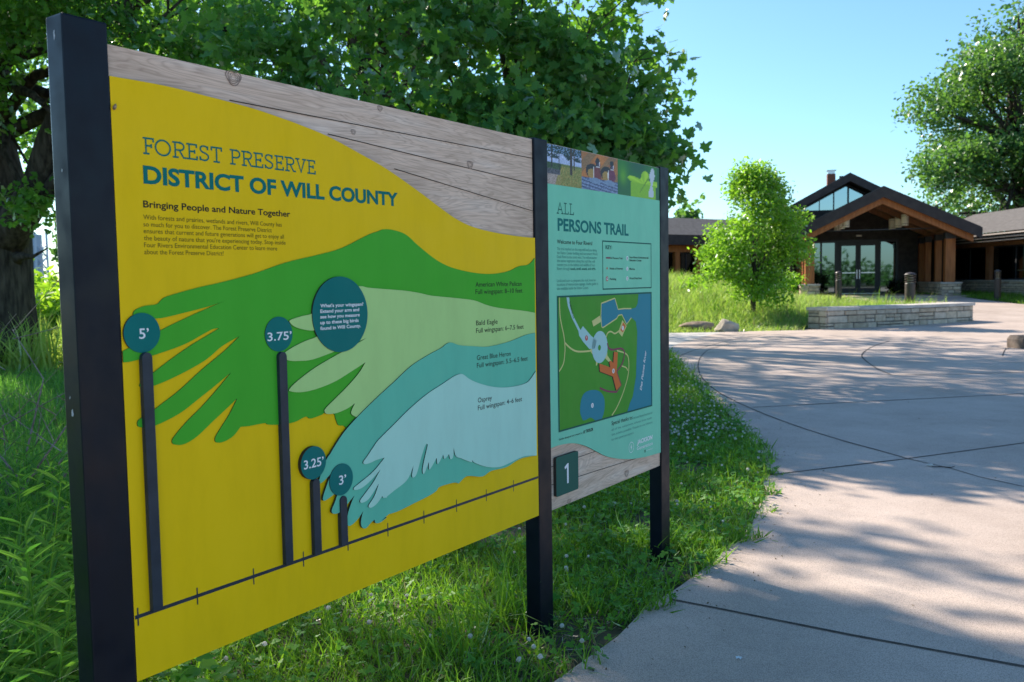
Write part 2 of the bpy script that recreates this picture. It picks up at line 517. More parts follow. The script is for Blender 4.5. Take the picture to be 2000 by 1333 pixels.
# left edge of the concrete, surveyed from the photograph
EDGE = [(-.9, 1.0), (-.25, 2.1), (.14, 2.7), (.34, 3.02), (.67, 3.53), (1.09, 4.14), (1.42, 4.9), (1.62, 5.55), (1.77, 6.2), (1.83, 6.81), (1.95, 7.8), (2.05, 8.81),
        (2.2, 10.4), (2.39, 12.44), (2.66, 15.08)]
def edge_x(y):
    return float(np.interp(y, [p[1] for p in EDGE], [p[0] for p in EDGE]))
def strip_sheet(name, rows, mat, zoff, nx=14):
    V = []; F = []
    for (y0, xl, y1, xr) in rows:
        for i in range(nx + 1):
            t = i / nx
            x = xl + (xr - xl) * t; y = y0 + (y1 - y0) * t
            V.append((x, y, zgf(x, y) + zoff))
    for j in range(len(rows) - 1):
        for i in range(nx):
            F.append((j * (nx + 1) + i, j * (nx + 1) + i + 1, (j + 1) * (nx + 1) + i + 1, (j + 1) * (nx + 1) + i))
    return np_mesh(name, np.array(V), np.array(F), mat)
PZ = .022
rows = []
for y in [-22, -14, -6, -3, -1, 0] + list(np.arange(1.0, 15.1, .25)):
    xl = edge_x(y) if y >= 1 else -.9 - (1 - y) * .55
    xl += .018 * math.sin(y * 9.1) + .012 * math.sin(y * 23.7)
    rows.append((y, xl, y, 34))
for y in np.linspace(15.25, 20.45, 16):
    t = (y - 15.25) / 5.2
    rows.append((y, 2.75 + 2.2 * t ** 1.4, y, 34))
# past the seat wall the plaza swings right and narrows towards the porch
for (xl, yl, xr, yr) in [(6.9, 20.75, 34, 20.9), (7.6, 21.1, 34, 21.8), (9.5, 21.9, 31, 23.5), (12.2, 23.2, 24, 25.5), (12.6, 24.5, 17, 27.0), (12.3, 26.5, 16.4, 28.6), (11.9, 29, 16.3, 30.6), (11.6, 31.5, 16.6, 33.0), (11.8, 35.4, 17.2, 34.0), (12.8, 40, 18.4, 39)]:
    rows.append((yl, xl, yr, xr))
tag(strip_sheet('pavement', rows, M['pave'], PZ, 22), 'tan concrete plaza', None, None, 'structure')
prow = []
for t in np.linspace(0, 1, 10):
    y = 15.1 + 5.35 * t
    prow.append((y, -16, y, 2.75 + 2.2 * t ** 1.4 - .005))
tag(strip_sheet('path', prow, M['pave_grey'], PZ - .003, 10), 'grey concrete path', None, None, 'structure')

def ribbon(pts, w, zoff, wob=.0):
    pts = [Vector((p[0], p[1], 0)) for p in pts]
    d = []
    for a, b in zip(pts, pts[1:]):
        n = max(2, int((b - a).length / .25))
        d += [a.lerp(b, k / n) for k in range(n)]
    d.append(pts[-1])
    V = []; F = []
    for i, p in enumerate(d):
        t = d[min(i + 1, len(d) - 1)] - d[max(i - 1, 0)]
        t.normalize(); n = Vector((-t.y, t.x, 0))
        ww = w * R.uniform(.75, 1.25) / 2
        for s in (-1, 1):
            q = p + n * ww * s
            V.append((q.x, q.y, zgf(q.x, q.y) + zoff))
    for i in range(len(d) - 1):
        F.append((2 * i, 2 * i + 1, 2 * i + 3, 2 * i + 2))
    return V, F
def z7(*pts):
    return [tuple(gpt(x / 2.857 + 1300, y / 2.857 + 640, PZ)[:2]) for x, y in pts]
def crv(pts, n=6, closed=False):
    """Catmull-Rom through pts"""
    P = [np.array(p, float) for p in pts]
    out = []
    for i in range(len(P) - 1):
        p0 = P[max(i - 1, 0)]; p1 = P[i]; p2 = P[i + 1]; p3 = P[min(i + 2, len(P) - 1)]
        for k in range(n):
            t = k / n
            out.append(tuple(.5 * (2 * p1 + (p2 - p0) * t + (2 * p0 - 5 * p1 + 4 * p2 - p3) * t * t + (3 * p1 - p0 - 3 * p2 + p3) * t ** 3)))
    out.append(tuple(P[-1]))
    return out
jm = MB()
for pts, w in [
    (crv(z7((360, 92), (250, 120), (200, 160), (183, 200), (185, 240), (215, 295), (300, 365), (470, 450), (700, 540), (970, 627), (1200, 690), (1350, 733))), .022),
    (z7((570, 825), (1350, 733), (2000, 645), (2600, 560)), .022),
    (z7((480, 447), (1000, 420), (2000, 370), (2500, 345)), .026),
    (crv(z7((1250, 75), (1150, 110), (1098, 150), (1110, 180), (1180, 230), (1260, 265))) + z7((1620, 262), (2300, 240)), .03),
    (z7((1350, 733), (1600, 790), (1750, 835), (2000, 890), (2400, 985)), .014),
    ([tuple(gpt(x, y, PZ)[:2]) for x, y in [(1312, 1172), (1400, 1189), (1660, 1241), (2000, 1303), (2300, 1360)]], .017),
    (z7((80, 285), (205, 283)), .02), (z7((-60, 120), (235, 105)), .03),
    (crv(z7((60, 170), (130, 138), (235, 105), (360, 72), (560, 40))), .025),
    (crv(z7((1880, 160), (1895, 125), (1930, 112), (2100, 95))), .025),
    (z7((205, 175), (640, 170), (1100, 172)), .018)]:
    v, f = ribbon(pts, w * .72, PZ + .003)
    jm.add(v, f)
tag(jm.build('pavement_joints', M['joint']), 'saw-cut joints between the slabs', None, None, 'structure')

# ---------------------------------------------------------------- information sign
TH = 0.6087
OX, OY = 0.0792, 3.0216
D = Vector((math.sin(TH), math.cos(TH), 0)); NB = Vector((-math.cos(TH), math.sin(TH), 0))
sign = empty('information_sign', (OX, OY, 0), math.pi / 2 - TH,
             'large two-panel trail sign with yellow wingspan board, aqua map board and three black posts', 'sign')
ZT, ZB, WL, GAP, WR = 1.7439, .45, 1.5221, .0848, .9008
def S(px, py, off=0.0):
    """photo pixel -> (x along the sign, z) on the sign's front plane (off = metres in front of it)"""
    r = ray(px, py); o = Vector((OX, OY, 0)) - NB * off
    c = Vector((0, 0, CAMH))
    t = (o - c).dot(NB) / r.dot(NB)
    p = c + r * t - o
    return (p.dot(D), p.z)

def poly_layer(name, poly, y_front, y_back, mat, parent, edge=None):
    """flat board: outline (x,z), front at local y=-y_front, back at -y_back"""
    a = sum(p[0] * q[1] - q[0] * p[1] for p, q in zip(poly, poly[1:] + poly[:1]))
    if a < 0: poly = poly[::-1]
    n = len(poly)
    vs2, _, fs2, _, _, _ = delaunay_2d_cdt([Vector(p) for p in poly], [], [list(range(n))], 1, 1e-6)
    V = [(v.x, -y_front, v.y) for v in vs2]
    F = []
    for f in fs2:
        p, q, r_ = (vs2[i] for i in f)
        F.append(tuple(f) if (q - p).cross(r_ - p) > 0 else tuple(f[::-1]))
    mi = [0] * len(F)
    if y_back is not None:
        k = len(V)
        V += [(x, -y_front, z) for x, z in poly] + [(x, -y_back, z) for x, z in poly]
        for i in range(n):
            j = (i + 1) % n
            F.append((k + i, k + n + i, k + n + j, k + j)); mi.append(1)
    me = bpy.data.meshes.new(name)
    me.from_pydata(V, [], F)
    me.polygons.foreach_set('material_index', mi)
    me.update()
    return link(name, me, [mat, edge or M['edge']], parent)

def outline(pts, off, n=5):
    """pts: pixel points, a third item marks a corner; smooth between corners"""
    segs = []; cur = []
    for p in pts:
        cur.append(S(p[0], p[1], off))
        if len(p) > 2:
            segs.append(cur); cur = [cur[-1]]
    cur.append(segs[0][0] if False else S(pts[0][0], pts[0][1], off))
    segs.append(cur)
    out = []
    for s in segs:
        if len(s) < 2: continue
        out += crv(s, n)[:-1]
    # drop duplicates
    o2 = [out[0]]
    for p in out[1:]:
        if math.hypot(p[0] - o2[-1][0], p[1] - o2[-1][1]) > 4e-4: o2.append(p)
    if math.hypot(o2[0][0] - o2[-1][0], o2[0][1] - o2[-1][1]) < 4e-4: o2.pop()
    return o2
def clampx(poly, lo, hi):
    return [(min(max(x, lo), hi), z) for x, z in poly]

# posts
def post(x0, x1, top, name='post'):
    mb = MB(); mb.box((x0, -.007, -.15), (x1, .052, top))
    return mb.build(name, M['post'], sign, bevel=.004)
post(-WL - .0905, -WL, 1.783); post(0, GAP, ZT + .006); post(GAP + WR, GAP + WR + .085, ZT + .004)

# scuffs: paint chipped to bare metal on the near end of the left post
def chip(off, z, w, h, seed):
    q = random.Random(seed); n = 9
    x = -WL - .0905 - .0004
    c_ = MB(); c_.add([(x, off + w * q.uniform(.5, 1) * math.cos(6.283 * i / n), z + h * q.uniform(.5, 1) * math.sin(6.283 * i / n)) for i in range(n)], [tuple(range(n))[::-1]])
    c_.build('paint_chip', M['chip'], sign)
M['chip'] = noise_mat('bare_chipped_metal', (.30, .33, .36), (.55, .58, .6), 200, .5)
for a in [(.022, 1.745, .004, .012, 1), (.018, 1.49, .002, .004, 2), (.024, 1.02, .005, .011, 3), (.03, 1.05, .002, .004, 4)]: chip(*a)

# boards
mb = MB(); mb.box((-WL, .001, ZB + .002), (-.0005, .016, ZT))
wood_l = mb.build('wood_board', M['wood'], sign)
mb = MB(); mb.box((GAP + .0005, .001, .4456), (GAP + WR - .0005, .016, ZT - .002))
wood_r = mb.build('wood_board', M['wood'], sign)
# seams between printed planks
def seam(pts, par, w=.0022):
    m2 = MB()
    q = [S(*p) for p in pts]
    for a, b in zip(q, q[1:]):
        m2.add([(a[0], -.0003, a[1] - w / 2), (b[0], -.0003, b[1] - w / 2), (b[0], -.0003, b[1] + w / 2), (a[0], -.0003, a[1] + w / 2)], [(0, 1, 2, 3)])
    return m2
sm = MB()
for pts in [((448, 196), (1042, 310)), ((640, 262), (1042, 360)), ((770, 330), (1042, 413))]:
    t = seam(pts, wood_l); sm.add(t.v, t.f)
sm.build('plank_seams', M['dark'], wood_l)
z3 = lambda x, y: (x / 3.508 + 1060, y / 3.508 + 680)
sm = MB()
for pts in [(z3(57, 815), z3(380, 701)), (z3(57, 940), z3(660, 750))]:
    t = seam(pts, wood_r); sm.add(t.v, t.f)
sm.build('plank_seams', M['dark'], wood_r)
# knots in the printed wood
def knot(px, py, r, par):
    x, z = S(px, py)
    m2 = MB()
    for k in range(4):
        rr = r * (1 - k * .22)
        n = 22; vs = []
        for i in range(n):
            a = 2 * math.pi * i / n
            w = rr * (1 + .12 * math.sin(3 * a + k)); w2 = w * (.90 - .01 * k)
            vs += [(x + w * 1.25 * math.cos(a), -.0004, z + w * math.sin(a)), (x + w2 * 1.25 * math.cos(a), -.0004, z + w2 * math.sin(a))]
        m2.add(vs, [(2 * i, 2 * ((i + 1) % n), 2 * ((i + 1) % n) + 1, 2 * i + 1) for i in range(n)])
    return m2
M['knot'] = new_mat('printed_knot', (.20, .14, .11), .5)
km = MB()
for a in [(456, 152, .017), (742, 212, .008), (918, 322, .012), (690, 258, .007)]:
    knot(*a, wood_l).build('wood_knot', M['knot'], wood_l)
km = MB()
for a in [(*z3(575, 860), .014), (*z3(180, 1050), .01)]:
    knot(*a, wood_r).build('wood_knot', M['knot'], wood_r)

# yellow board with the curved top
ycurve = [(206, 147), (318, 167), (400, 187), (490, 211), (547, 230), (588, 245), (643, 268), (704, 301), (756, 331), (820, 376), (857, 404), (891, 428), (925, 444), (969, 455), (1013, 462), (1044, 465)]
yc = crv([S(*p, .006) for p in ycurve], 6)
yc = [(-WL + .0005, yc[0][1])] + [p for p in yc if -WL + .004 < p[0] < -.004] + [(-.0006, yc[-1][1])]
yellow = poly_layer('wingspan_board', yc + [(-.0006, ZB), (-WL + .0005, ZB)], .006, .0, M['yellow'], sign)

z6 = lambda pts: [(p[0] / 2.7768 + 200, p[1] / 2.7768 + 420, *p[2:]) for p in pts]
z7p = lambda pts: [(p[0] / 2.05 + 740, p[1] / 2.05 + 430, *p[2:]) for p in pts]
z8 = lambda pts: [(p[0] / 2.41 + 240, p[1] / 2.41 + 780, *p[2:]) for p in pts]
pel = z7p([(624, 152, 1), (600, 178), (560, 186), (520, 205), (470, 215), (420, 216), (360, 208), (290, 190), (230, 160), (160, 105), (110, 60), (60, 41), (20, 38)]) \
    + z6([(1490, 92), (1440, 110), (1300, 180), (1180, 215), (1000, 258), (820, 320), (640, 368), (520, 395), (360, 440), (320, 462), (295, 485), (230, 495), (180, 515), (165, 540, 1),
          (240, 560), (320, 560), (450, 530), (600, 490), (720, 445), (790, 420, 1), (700, 452), (560, 512), (440, 566), (320, 625), (150, 720), (90, 750), (70, 775), (80, 795), (130, 800),
          (200, 785), (330, 745), (450, 700), (560, 640), (600, 620), (635, 615, 1), (560, 660), (470, 715), (350, 800), (260, 870), (215, 905), (202, 925), (215, 935), (270, 930), (360, 895),
          (480, 835), (570, 780), (650, 712), (745, 658, 1), (660, 740), (540, 840), (420, 950), (330, 1020), (250, 1080), (200, 1110), (190, 1135), (205, 1152), (270, 1148), (340, 1120),
          (430, 1070), (520, 1000), (620, 920), (700, 853, 1), (620, 950), (540, 1040), (460, 1120), (400, 1190), (378, 1225), (390, 1245), (440, 1245), (510, 1205), (600, 1120), (680, 1045),
          (732, 995, 1), (690, 1080), (640, 1160), (612, 1210), (620, 1235), (660, 1230), (710, 1200), (750, 1150, 1), (800, 1145), (880, 1130), (900, 1138), (960, 1138), (1040, 1125), (1090, 1100),
          (1110, 1095), (1130, 1105), (1190, 1085), (1205, 1075), (1255, 1080), (1265, 1105), (1280, 1140), (1310, 1145), (1330, 1165, 1), (1480, 1080, 1)]) \
    + z7p([(300, 600, 1), (626, 520, 1)])
eag = z7p([(626, 372, 1), (580, 364), (480, 352), (430, 340), (380, 322), (300, 312), (210, 303), (160, 292), (100, 283), (0, 275)]) \
    + z6([(1440, 395), (1380, 392), (1250, 480), (1140, 535), (1080, 550), (1025, 568), (1015, 580), (1040, 605), (1090, 622), (1150, 627), (1250, 610, 1), (1165, 660), (1100, 685), (1030, 720), (985, 752), (980, 775),
          (1010, 790), (1060, 793), (1140, 785), (1250, 745), (1345, 705), (1432, 668, 1), (1350, 717), (1250, 772), (1150, 832), (1060, 900), (1015, 945), (1022, 958), (1080, 962), (1160, 945), (1260, 905), (1350, 850),
          (1427, 800, 1), (1390, 860), (1330, 930), (1260, 1000), (1215, 1045), (1205, 1065), (1220, 1080), (1270, 1075), (1330, 1050), (1370, 1022, 1), (1352, 1060), (1352, 1082), (1382, 1100, 1), (1500, 1080, 1)]) \
    + z7p([(300, 580, 1), (626, 520, 1)])
her = z7p([(626, 452, 1), (585, 462), (520, 488), (440, 507), (380, 506), (325, 502), (290, 491), (270, 497), (250, 513), (200, 540), (130, 585), (60, 650), (0, 705)]) \
    + z6([(1400, 1080), (1310, 1180), (1240, 1290)]) + z8([(1060, 135), (1020, 190), (985, 245), (958, 285), (940, 330), (922, 392), (930, 396), (952, 380), (980, 350, 1), (955, 420), (942, 465), (950, 478), (985, 455), (1015, 432, 1),
      (1000, 480), (983, 525), (995, 540), (1025, 530), (1060, 490), (1090, 453, 1), (1068, 510), (1056, 560), (1060, 595), (1080, 590), (1110, 560), (1131, 527, 1), (1121, 575), (1126, 603), (1145, 607), (1168, 582), (1185, 567, 1), (1190, 583), (1213, 580), (1243, 556)]) \
    + z7p([(10, 1205), (40, 1178, 1), (80, 1165), (140, 1135, 1), (200, 1105), (230, 1085), (245, 1068), (300, 1052), (320, 1055, 1), (345, 1030), (365, 1025), (415, 1027), (450, 1005), (510, 990), (550, 965), (580, 952), (632, 943, 1)])
osp = z7p([(629, 605, 1), (605, 640), (585, 655), (540, 667), (490, 671), (440, 665), (390, 650), (360, 635), (340, 620), (325, 617), (300, 627), (250, 660), (190, 700), (120, 760), (60, 820), (0, 880)]) \
    + z8([(1180, 225), (1150, 270), (1132, 296), (1140, 306), (1165, 300), (1195, 286), (1232, 276, 1), (1180, 340), (1115, 395), (1088, 418), (1095, 428), (1130, 415), (1175, 375), (1213, 330, 1), (1180, 390), (1140, 445), (1117, 478),
          (1127, 488), (1160, 467), (1205, 398, 1), (1185, 455), (1160, 495), (1157, 507), (1170, 511), (1200, 487), (1240, 425, 1), (1228, 455), (1243, 462)]) \
    + z7p([(25, 1075, 1), (14, 1105), (25, 1112), (60, 1085), (105, 1050), (125, 1020), (139, 982, 1), (133, 1028), (150, 1020), (170, 950), (186, 903), (195, 899), (192, 918), (180, 970), (175, 1005), (182, 1015), (201, 968, 1), (203, 1000), (232, 952, 1), (236, 978), (258, 940, 1), (263, 957), (281, 938, 1), (286, 957),
           (297, 950), (300, 912, 1), (308, 945), (330, 955), (370, 970), (373, 961, 1), (385, 973), (430, 988), (480, 990), (520, 975), (560, 955), (590, 945), (632, 943, 1)])
def wing(name, pts, f, b, mat):
    po = clampx(outline(pts, f), -WL + .001, -.0008)
    return poly_layer(name, po, f, b, mat, sign)
wings = [wing('pelican_wing', pel, .0085, .006, M['pelican']), wing('eagle_wing', eag, .0115, .0085, M['eagle']),
         wing('heron_wing', her, .0145, .0085, M['heron']), wing('osprey_wing', osp, .0175, .0145, M['osprey'])]

# ruler and measuring bars
zr = S(673, 1065, .006)[1]
zl = lambda x: .5853
mbr = MB()
mbr.add([(-WL + .002, -.0064, .5853 - .004), (-.002, -.0064, .5853 - .004), (-.002, -.0064, .5853 + .004), (-WL + .002, -.0064, .5853 + .004)], [(0, 1, 2, 3)])
for k in range(1, 11):
    x = -.1524 * k if k < 10 else -1.5135
    mbr.add([(x - .0016, -.0067, .5853 - .019), (x + .0016, -.0067, .5853 - .019), (x + .0016, -.0067, .5853 + .019), (x - .0016, -.0067, .5853 + .019)], [(0, 1, 2, 3)])
mbr.build('ruler_line', M['bar'], yellow)
def arc(cx, cz, r, a0, a1, n):
    return [(cx + r * math.cos(a0 + (a1 - a0) * i / n), cz + r * math.sin(a0 + (a1 - a0) * i / n)) for i in range(n + 1)]
for top, bot in [((282, 689), (314, 1191)), ((549, 688), (569.5, 1101)), ((616, 936), (624, 1083)), ((671, 969), (674, 1065))]:
    a = S(*top, .018); b = S(*bot, .018)
    x = (a[0] + b[0]) / 2; w = .0118
    po = [(x - w, b[1]), (x + w, b[1])] + arc(x, a[1] - w, w, 0, math.pi, 10)
    bm = MB(); bm.prism(po, -.0185, -.0062)
    bm.build('measuring_bar', M['bar'], sign, bevel=.0012)

# ---------- lettering
def text_mesh(txt, offset=0.0, shear=0.0, spacing=1.0):
    cu = bpy.data.curves.new('lettering', 'FONT')
    cu.body = txt; cu.size = 1; cu.offset = offset; cu.shear = shear; cu.space_character = spacing
    cu.resolution_u = 4
    ob = bpy.data.objects.new('lettering', cu)
    C.objects.link(ob)
    me = bpy.data.meshes.new_from_object(ob)
    bpy.data.objects.remove(ob); bpy.data.curves.remove(cu)
    n = len(me.vertices)
    co = np.empty(n * 3, dtype=np.float32); me.vertices.foreach_get('co', co)
    return me, co.reshape(-1, 3)
_m, _c = text_mesh('H'); CAP = float(_c[:, 1].max() - _c[:, 1].min()); bpy.data.meshes.remove(_m)

class Txt:
    """several text runs gathered into one printed block"""
    def __init__(s): s.runs = []
    def run(s, txt, x0, zb, width, cap, off, weight=0.0, shear=0.0, ang=0.0, spacing=1.0, width_max=None):
        me, co = text_mesh(txt, weight, shear, spacing)
        if len(co) == 0: return
        mn, mxx = co[:, 0].min(), co[:, 0].max()
        kz = cap / (CAP + 2 * weight)
        kx = width / (mxx - mn) if width else kz
        if width_max and kx * (mxx - mn) > width_max: kx = width_max / (mxx - mn)
        lx = (co[:, 0] - mn) * kx; lz = (co[:, 1] + weight) * kz
        ca, sa = math.cos(ang), math.sin(ang)
        V = np.column_stack([x0 + lx * ca - lz * sa, np.full(len(co), -off), zb + lx * sa + lz * ca])
        s.runs.append(([tuple(v) for v in V], [tuple(p.vertices) for p in me.polygons]))
        bpy.data.meshes.remove(me)
    def px(s, txt, left, right_x, cap_px_top, off, **kw):
        """left = (px,py) of the baseline start, right_x = pixel where the run ends, cap_px_top = pixel y of cap top at the start"""
        x0, zb = S(left[0], left[1], off); x1 = S(right_x[0], right_x[1], off)[0]
        cap = S(left[0], cap_px_top, off)[1] - zb
        s.run(txt, x0, zb, x1 - x0, cap, off, **kw)
    def build(s, name, mat, parent):
        for V, F in s.runs:
            me = bpy.data.meshes.new(name); me.from_pydata(V, [], F)
            link(name, me, mat, parent)

# slab-serif capitals drawn as strokes (unit cap height)
SL = {
 'F': (.62, [[(0.08, 0), (.34, 0)], [(.2, 0), (.2, 1)], [(.08, 1), (.62, 1), (.62, .84)], [(.2, .52), (.5, .52)], [(.5, .44), (.5, .60)]]),
 'O': (.92, [[(.46 + .42 * math.cos(a), .5 + .5 * math.sin(a)) for a in np.linspace(0, 2 * math.pi, 33)]]),
 'R': (.76, [[(.06, 0), (.32, 0)], [(.18, 0), (.18, 1)], [(.06, 1), (.45, 1)] + [(.45 + .25 * math.cos(a), .745 + .255 * math.sin(a)) for a in np.linspace(math.pi / 2, -math.pi / 2, 12)] + [(.18, .49)], [(.42, .49), (.66, 0), (.80, 0)]]),
 'E': (.68, [[(.06, 0), (.64, 0), (.64, .17)], [(.18, 0), (.18, 1)], [(.06, 1), (.62, 1), (.62, .84)], [(.18, .52), (.5, .52)], [(.5, .44), (.5, .60)]]),
 'S': (.66, [[(.56, .80), (.56, .95)], [(.56, .82), (.53, .91), (.46, .975), (.34, 1), (.21, .975), (.12, .89), (.10, .77), (.14, .65), (.24, .57), (.36, .52), (.48, .46), (.58, .36), (.60, .24), (.55, .11), (.45, .03), (.33, 0), (.19, .03), (.10, .11), (.08, .19)], [(.08, .20), (.08, .04)]]),
 'T': (.76, [[(.22, 0), (.54, 0)], [(.38, 0), (.38, 1)], [(.06, .82), (.06, 1), (.70, 1), (.70, .82)]]),
 'P': (.70, [[(.06, 0), (.34, 0)], [(.18, 0), (.18, 1)], [(.06, 1), (.43, 1)] + [(.43 + .25 * math.cos(a), .735 + .265 * math.sin(a)) for a in np.linspace(math.pi / 2, -math.pi / 2, 12)] + [(.18, .47)]]),
 'V': (.80, [[(.02, 1), (.26, 1)], [(.12, 1), (.41, 0), (.70, 1)], [(.56, 1), (.80, 1)]]),
 'A': (.84, [[(.0, 0), (.24, 0)], [(.1, 0), (.42, 1), (.74, 0)], [(.60, 0), (.84, 0)], [(.22, .36), (.62, .36)]]),
 'L': (.64, [[(.06, 0), (.60, 0), (.60, .19)], [(.2, 0), (.2, 1)], [(.06, 1), (.34, 1)]]),
 ' ': (.32, []),
}
def slab_text(txt, x0, zb, x1, cap, off, sw, name, mat, parent):
    tot = sum(SL[c][0] + .08 for c in txt) - .08
    kx = (x1 - x0) / tot
    mb = MB(); u = 0; ly = 0
    for ch in txt + ' ':
        if ch == ' ' and mb.v:
            mb.build(name, mat, parent); mb = MB()
        wch, st = SL[ch]
        for s in st:
            pts = [(x0 + (u + p[0]) * kx, zb + sw / 2 + p[1] * (cap - sw)) for p in s]
            closed = ch == 'O'
            n = len(pts)
            vs = []
            for i, p in enumerate(pts):
                if closed:
                    a = pts[i - 1] if i else pts[-2]; b = pts[(i + 1) % n] if i < n - 1 else pts[1]
                    t1 = (p[0] - a[0], p[1] - a[1]); t2 = (b[0] - p[0], b[1] - p[1])
                else:
                    t1 = (p[0] - pts[i - 1][0], p[1] - pts[i - 1][1]) if i else None
                    t2 = (pts[i + 1][0] - p[0], pts[i + 1][1] - p[1]) if i < n - 1 else None
                    t1 = t1 or t2; t2 = t2 or t1
                def nn(t):
                    l = math.hypot(*t) or 1; return (-t[1] / l, t[0] / l)
                n1, n2 = nn(t1), nn(t2)
                mx_, mz_ = n1[0] + n2[0], n1[1] + n2[1]; l = math.hypot(mx_, mz_) or 1
                mx_, mz_ = mx_ / l, mz_ / l
                k = min(1.8, 1 / max(.3, mx_ * n1[0] + mz_ * n1[1])) * sw / 2
                ex = 0
                if not closed and i in (0, n - 1):
                    tt = t2 if i == 0 else t1; l = math.hypot(*tt) or 1
                    ex = (-1 if i == 0 else 1) * sw / 2
                    p = (p[0] + tt[0] / l * ex, p[1] + tt[1] / l * ex)
                yy = -off - ly * .00004
                vs += [(p[0] + mx_ * k, yy, p[1] + mz_ * k), (p[0] - mx_ * k, yy, p[1] - mz_ * k)]
            mb.add(vs, [(2 * i, 2 * i + 2, 2 * i + 3, 2 * i + 1) for i in range(n - 1)])
            ly += 1
            if ly > 6: ly = 0
        u += wch + .08

T0 = .0066
a = S(278.6, 301, T0); b = S(616.5, 339, T0); capz = S(278.6, 267.7, T0)[1] - a[1]
slab_text('FOREST PRESERVE', a[0], a[1], b[0], capz, T0, .0036, 'title_lettering', M['tealink'], yellow)
t = Txt(); t.px('DISTRICT OF WILL COUNTY', (280.6, 359), (777.4, 400), 323.4, T0, weight=.035); t.build('district_lettering', M['tealink'], yellow)
t = Txt(); t.px('Bringing People and Nature Together', (280, 405.5), (567, 423), 391.8, T0, weight=.016); t.build('slogan_lettering', M['dark'], yellow)
t = Txt()
for txt, yb, xr in [('With forests and prairies, wetlands and rivers, Will County has', 428.7, 550.3), ('so much for you to discover. The Forest Preserve District', 442.6, 531),
                    ('ensures that current and future generations will get to enjoy all', 455.9, 554.7), ("the beauty of nature that you're experiencing today. Stop inside", 469.5, 558),
                    ('Four Rivers Environmental Education Center to learn more', 483.2, 541.6), ('about the Forest Preserve District!', 496.8, 437)]:
    t.px(txt, (280 + (yb - 428) * .03, yb), (xr, yb + 9), yb - 9.2, T0)
t.build('body_lettering', M['olive'], yellow)
for (n1, yb1, xr1, n2, yb2, xr2, xl, lay, wing_o) in [
    ('American White Pelican', 560.7, 1019, 'Full wingspan: 8–10 feet', 575, 1020.5, 928.8, .0088, wings[0]), ('Bald Eagle', 636, 972, 'Full wingspan: 6–7.5 feet', 651, 1023, 930, .0118, wings[1]),
    ('Great Blue Heron', 704, 997.6, 'Full wingspan: 5.5–6.5 feet', 719, 1031, 931.5, .0148, wings[2]), ('Osprey', 787, 961, 'Full wingspan: 4–6 feet', 802, 1020, 933.5, .0178, wings[3])]:
    t = Txt()
    for s_, yb, xr in ((n1, yb1, xr1), (n2, yb2, xr2)):
        t.px(s_, (xl, yb), (xr, yb), yb - 9.3, lay, weight=.006)
    t.build('bird_lettering', M['dark'], wing_o)

# discs with numbers
def disc(name, cx, cy, ry, f, b):
    x, z = S(cx, cy, f); r = S(cx, cy - ry, f)[1] - z
    return poly_layer(name, arc(x, z, r, 0, 2 * math.pi * 47 / 48, 47), f, b, M['disc'], sign)
for (cx, cy, ry, txt, l, r, top) in [(277.8, 650.5, 39, "5’", (272, 662.5), (291.5, 664), 642.3), (545, 653, 34, "3.75’", (522.7, 667), (570, 664), 650.5),
                                     (612.6, 904.5, 32.3, "3.25’", (593.8, 918), (632.6, 913), 900.6), (667, 937, 31, "3’", (662.5, 948), (676.5, 946), 930.2)]:
    f_ = .0105 if cx < 600 else .0168
    d = disc('number_disc', cx, cy, ry, f_, .006)
    t = Txt(); t.px(txt, l, r, top, f_ + .0003, weight=.012); t.build('numeral', M['white'], d)
d = disc('question_disc', 666, 614.5, 74, .0138, .006)
t = Txt()
for txt, yb, xr in [("What's your wingspan?", 601.2, 1415), ('Extend your arm and', 612, 1393), ('see how you measure', 622.8, 1396), ('up to these big birds', 634, 1390), ('found in Will County.', 645.4, 1402)]:
    t.px(txt, (625.8, yb), (xr / 2.7768 + 200, yb - 2), yb - 6.9, .0141, weight=.022)
t.build('question_lettering', M['white'], d)

# ---------- aqua map board
za = lambda x, y: (x / 6.667 + 1080, y / 6.667 + 380)
A0 = .004
xl_, xr_ = GAP + .0006, GAP + WR - .0006
ztop = S(1068, 358.5, A0)[1]; 
wave = [z3(50, 690), z3(110, 668), z3(180, 655), z3(240, 657), z3(300, 675), z3(360, 705), z3(430, 740), z3(500, 757), z3(580, 762), z3(660, 755), z3(730, 740), z3(803, 718)]
wv = crv([S(*p, A0) for p in wave], 6)
wv = [(xl_, wv[0][1])] + [p for p in wv if xl_ + .003 < p[0] < xr_ - .003] + [(xr_, wv[-1][1])]
aqua = poly_layer('map_board', wv + [(xr_, ztop), (xl_, ztop)], A0, .0005, M['aqua'], sign)
TA = A0 + .0004
a = S(*za(52, 250), TA); b = S(*za(273, 272), TA); cp = S(*za(52, 98), TA)[1] - a[1]
slab_text('ALL', a[0], a[1], b[0], cp, TA, .0036, 'title_lettering', M['plate'], aqua)
t = Txt(); t.px('PERSONS TRAIL', za(62, 475), za(985, 543), za(62, 308)[1], TA, weight=.03); t.build('trail_lettering', M['tealink'], aqua)
t = Txt(); t.px('Welcome to Four Rivers!', za(53, 640), za(513, 655), za(53, 588)[1], TA, weight=.012); t.build('welcome_lettering', M['dark'], aqua)
t = Txt()
for txt, y, xr in [('The trail marked on this map will lead you along', 725, 570), ('the Visitor Center building and out toward Wood', 778, 578), ('Duck Pond to the south west. You will encounter', 830, 575),
                   ('the native vegetation along the trail that will', 882, 545), ('connect you to the habitats and wildlife of Four', 933, 548),
                   ('Look and scan to pinpoint the trail, look for', 1142, 560), ('locations of interpretive signage. Audio guide is', 1192, 585), ('also available inside the Visitor Center.', 1245, 465)]:
    t.px(txt, za(53, y), za(xr, y - 3), za(53, y - 37)[1], TA)
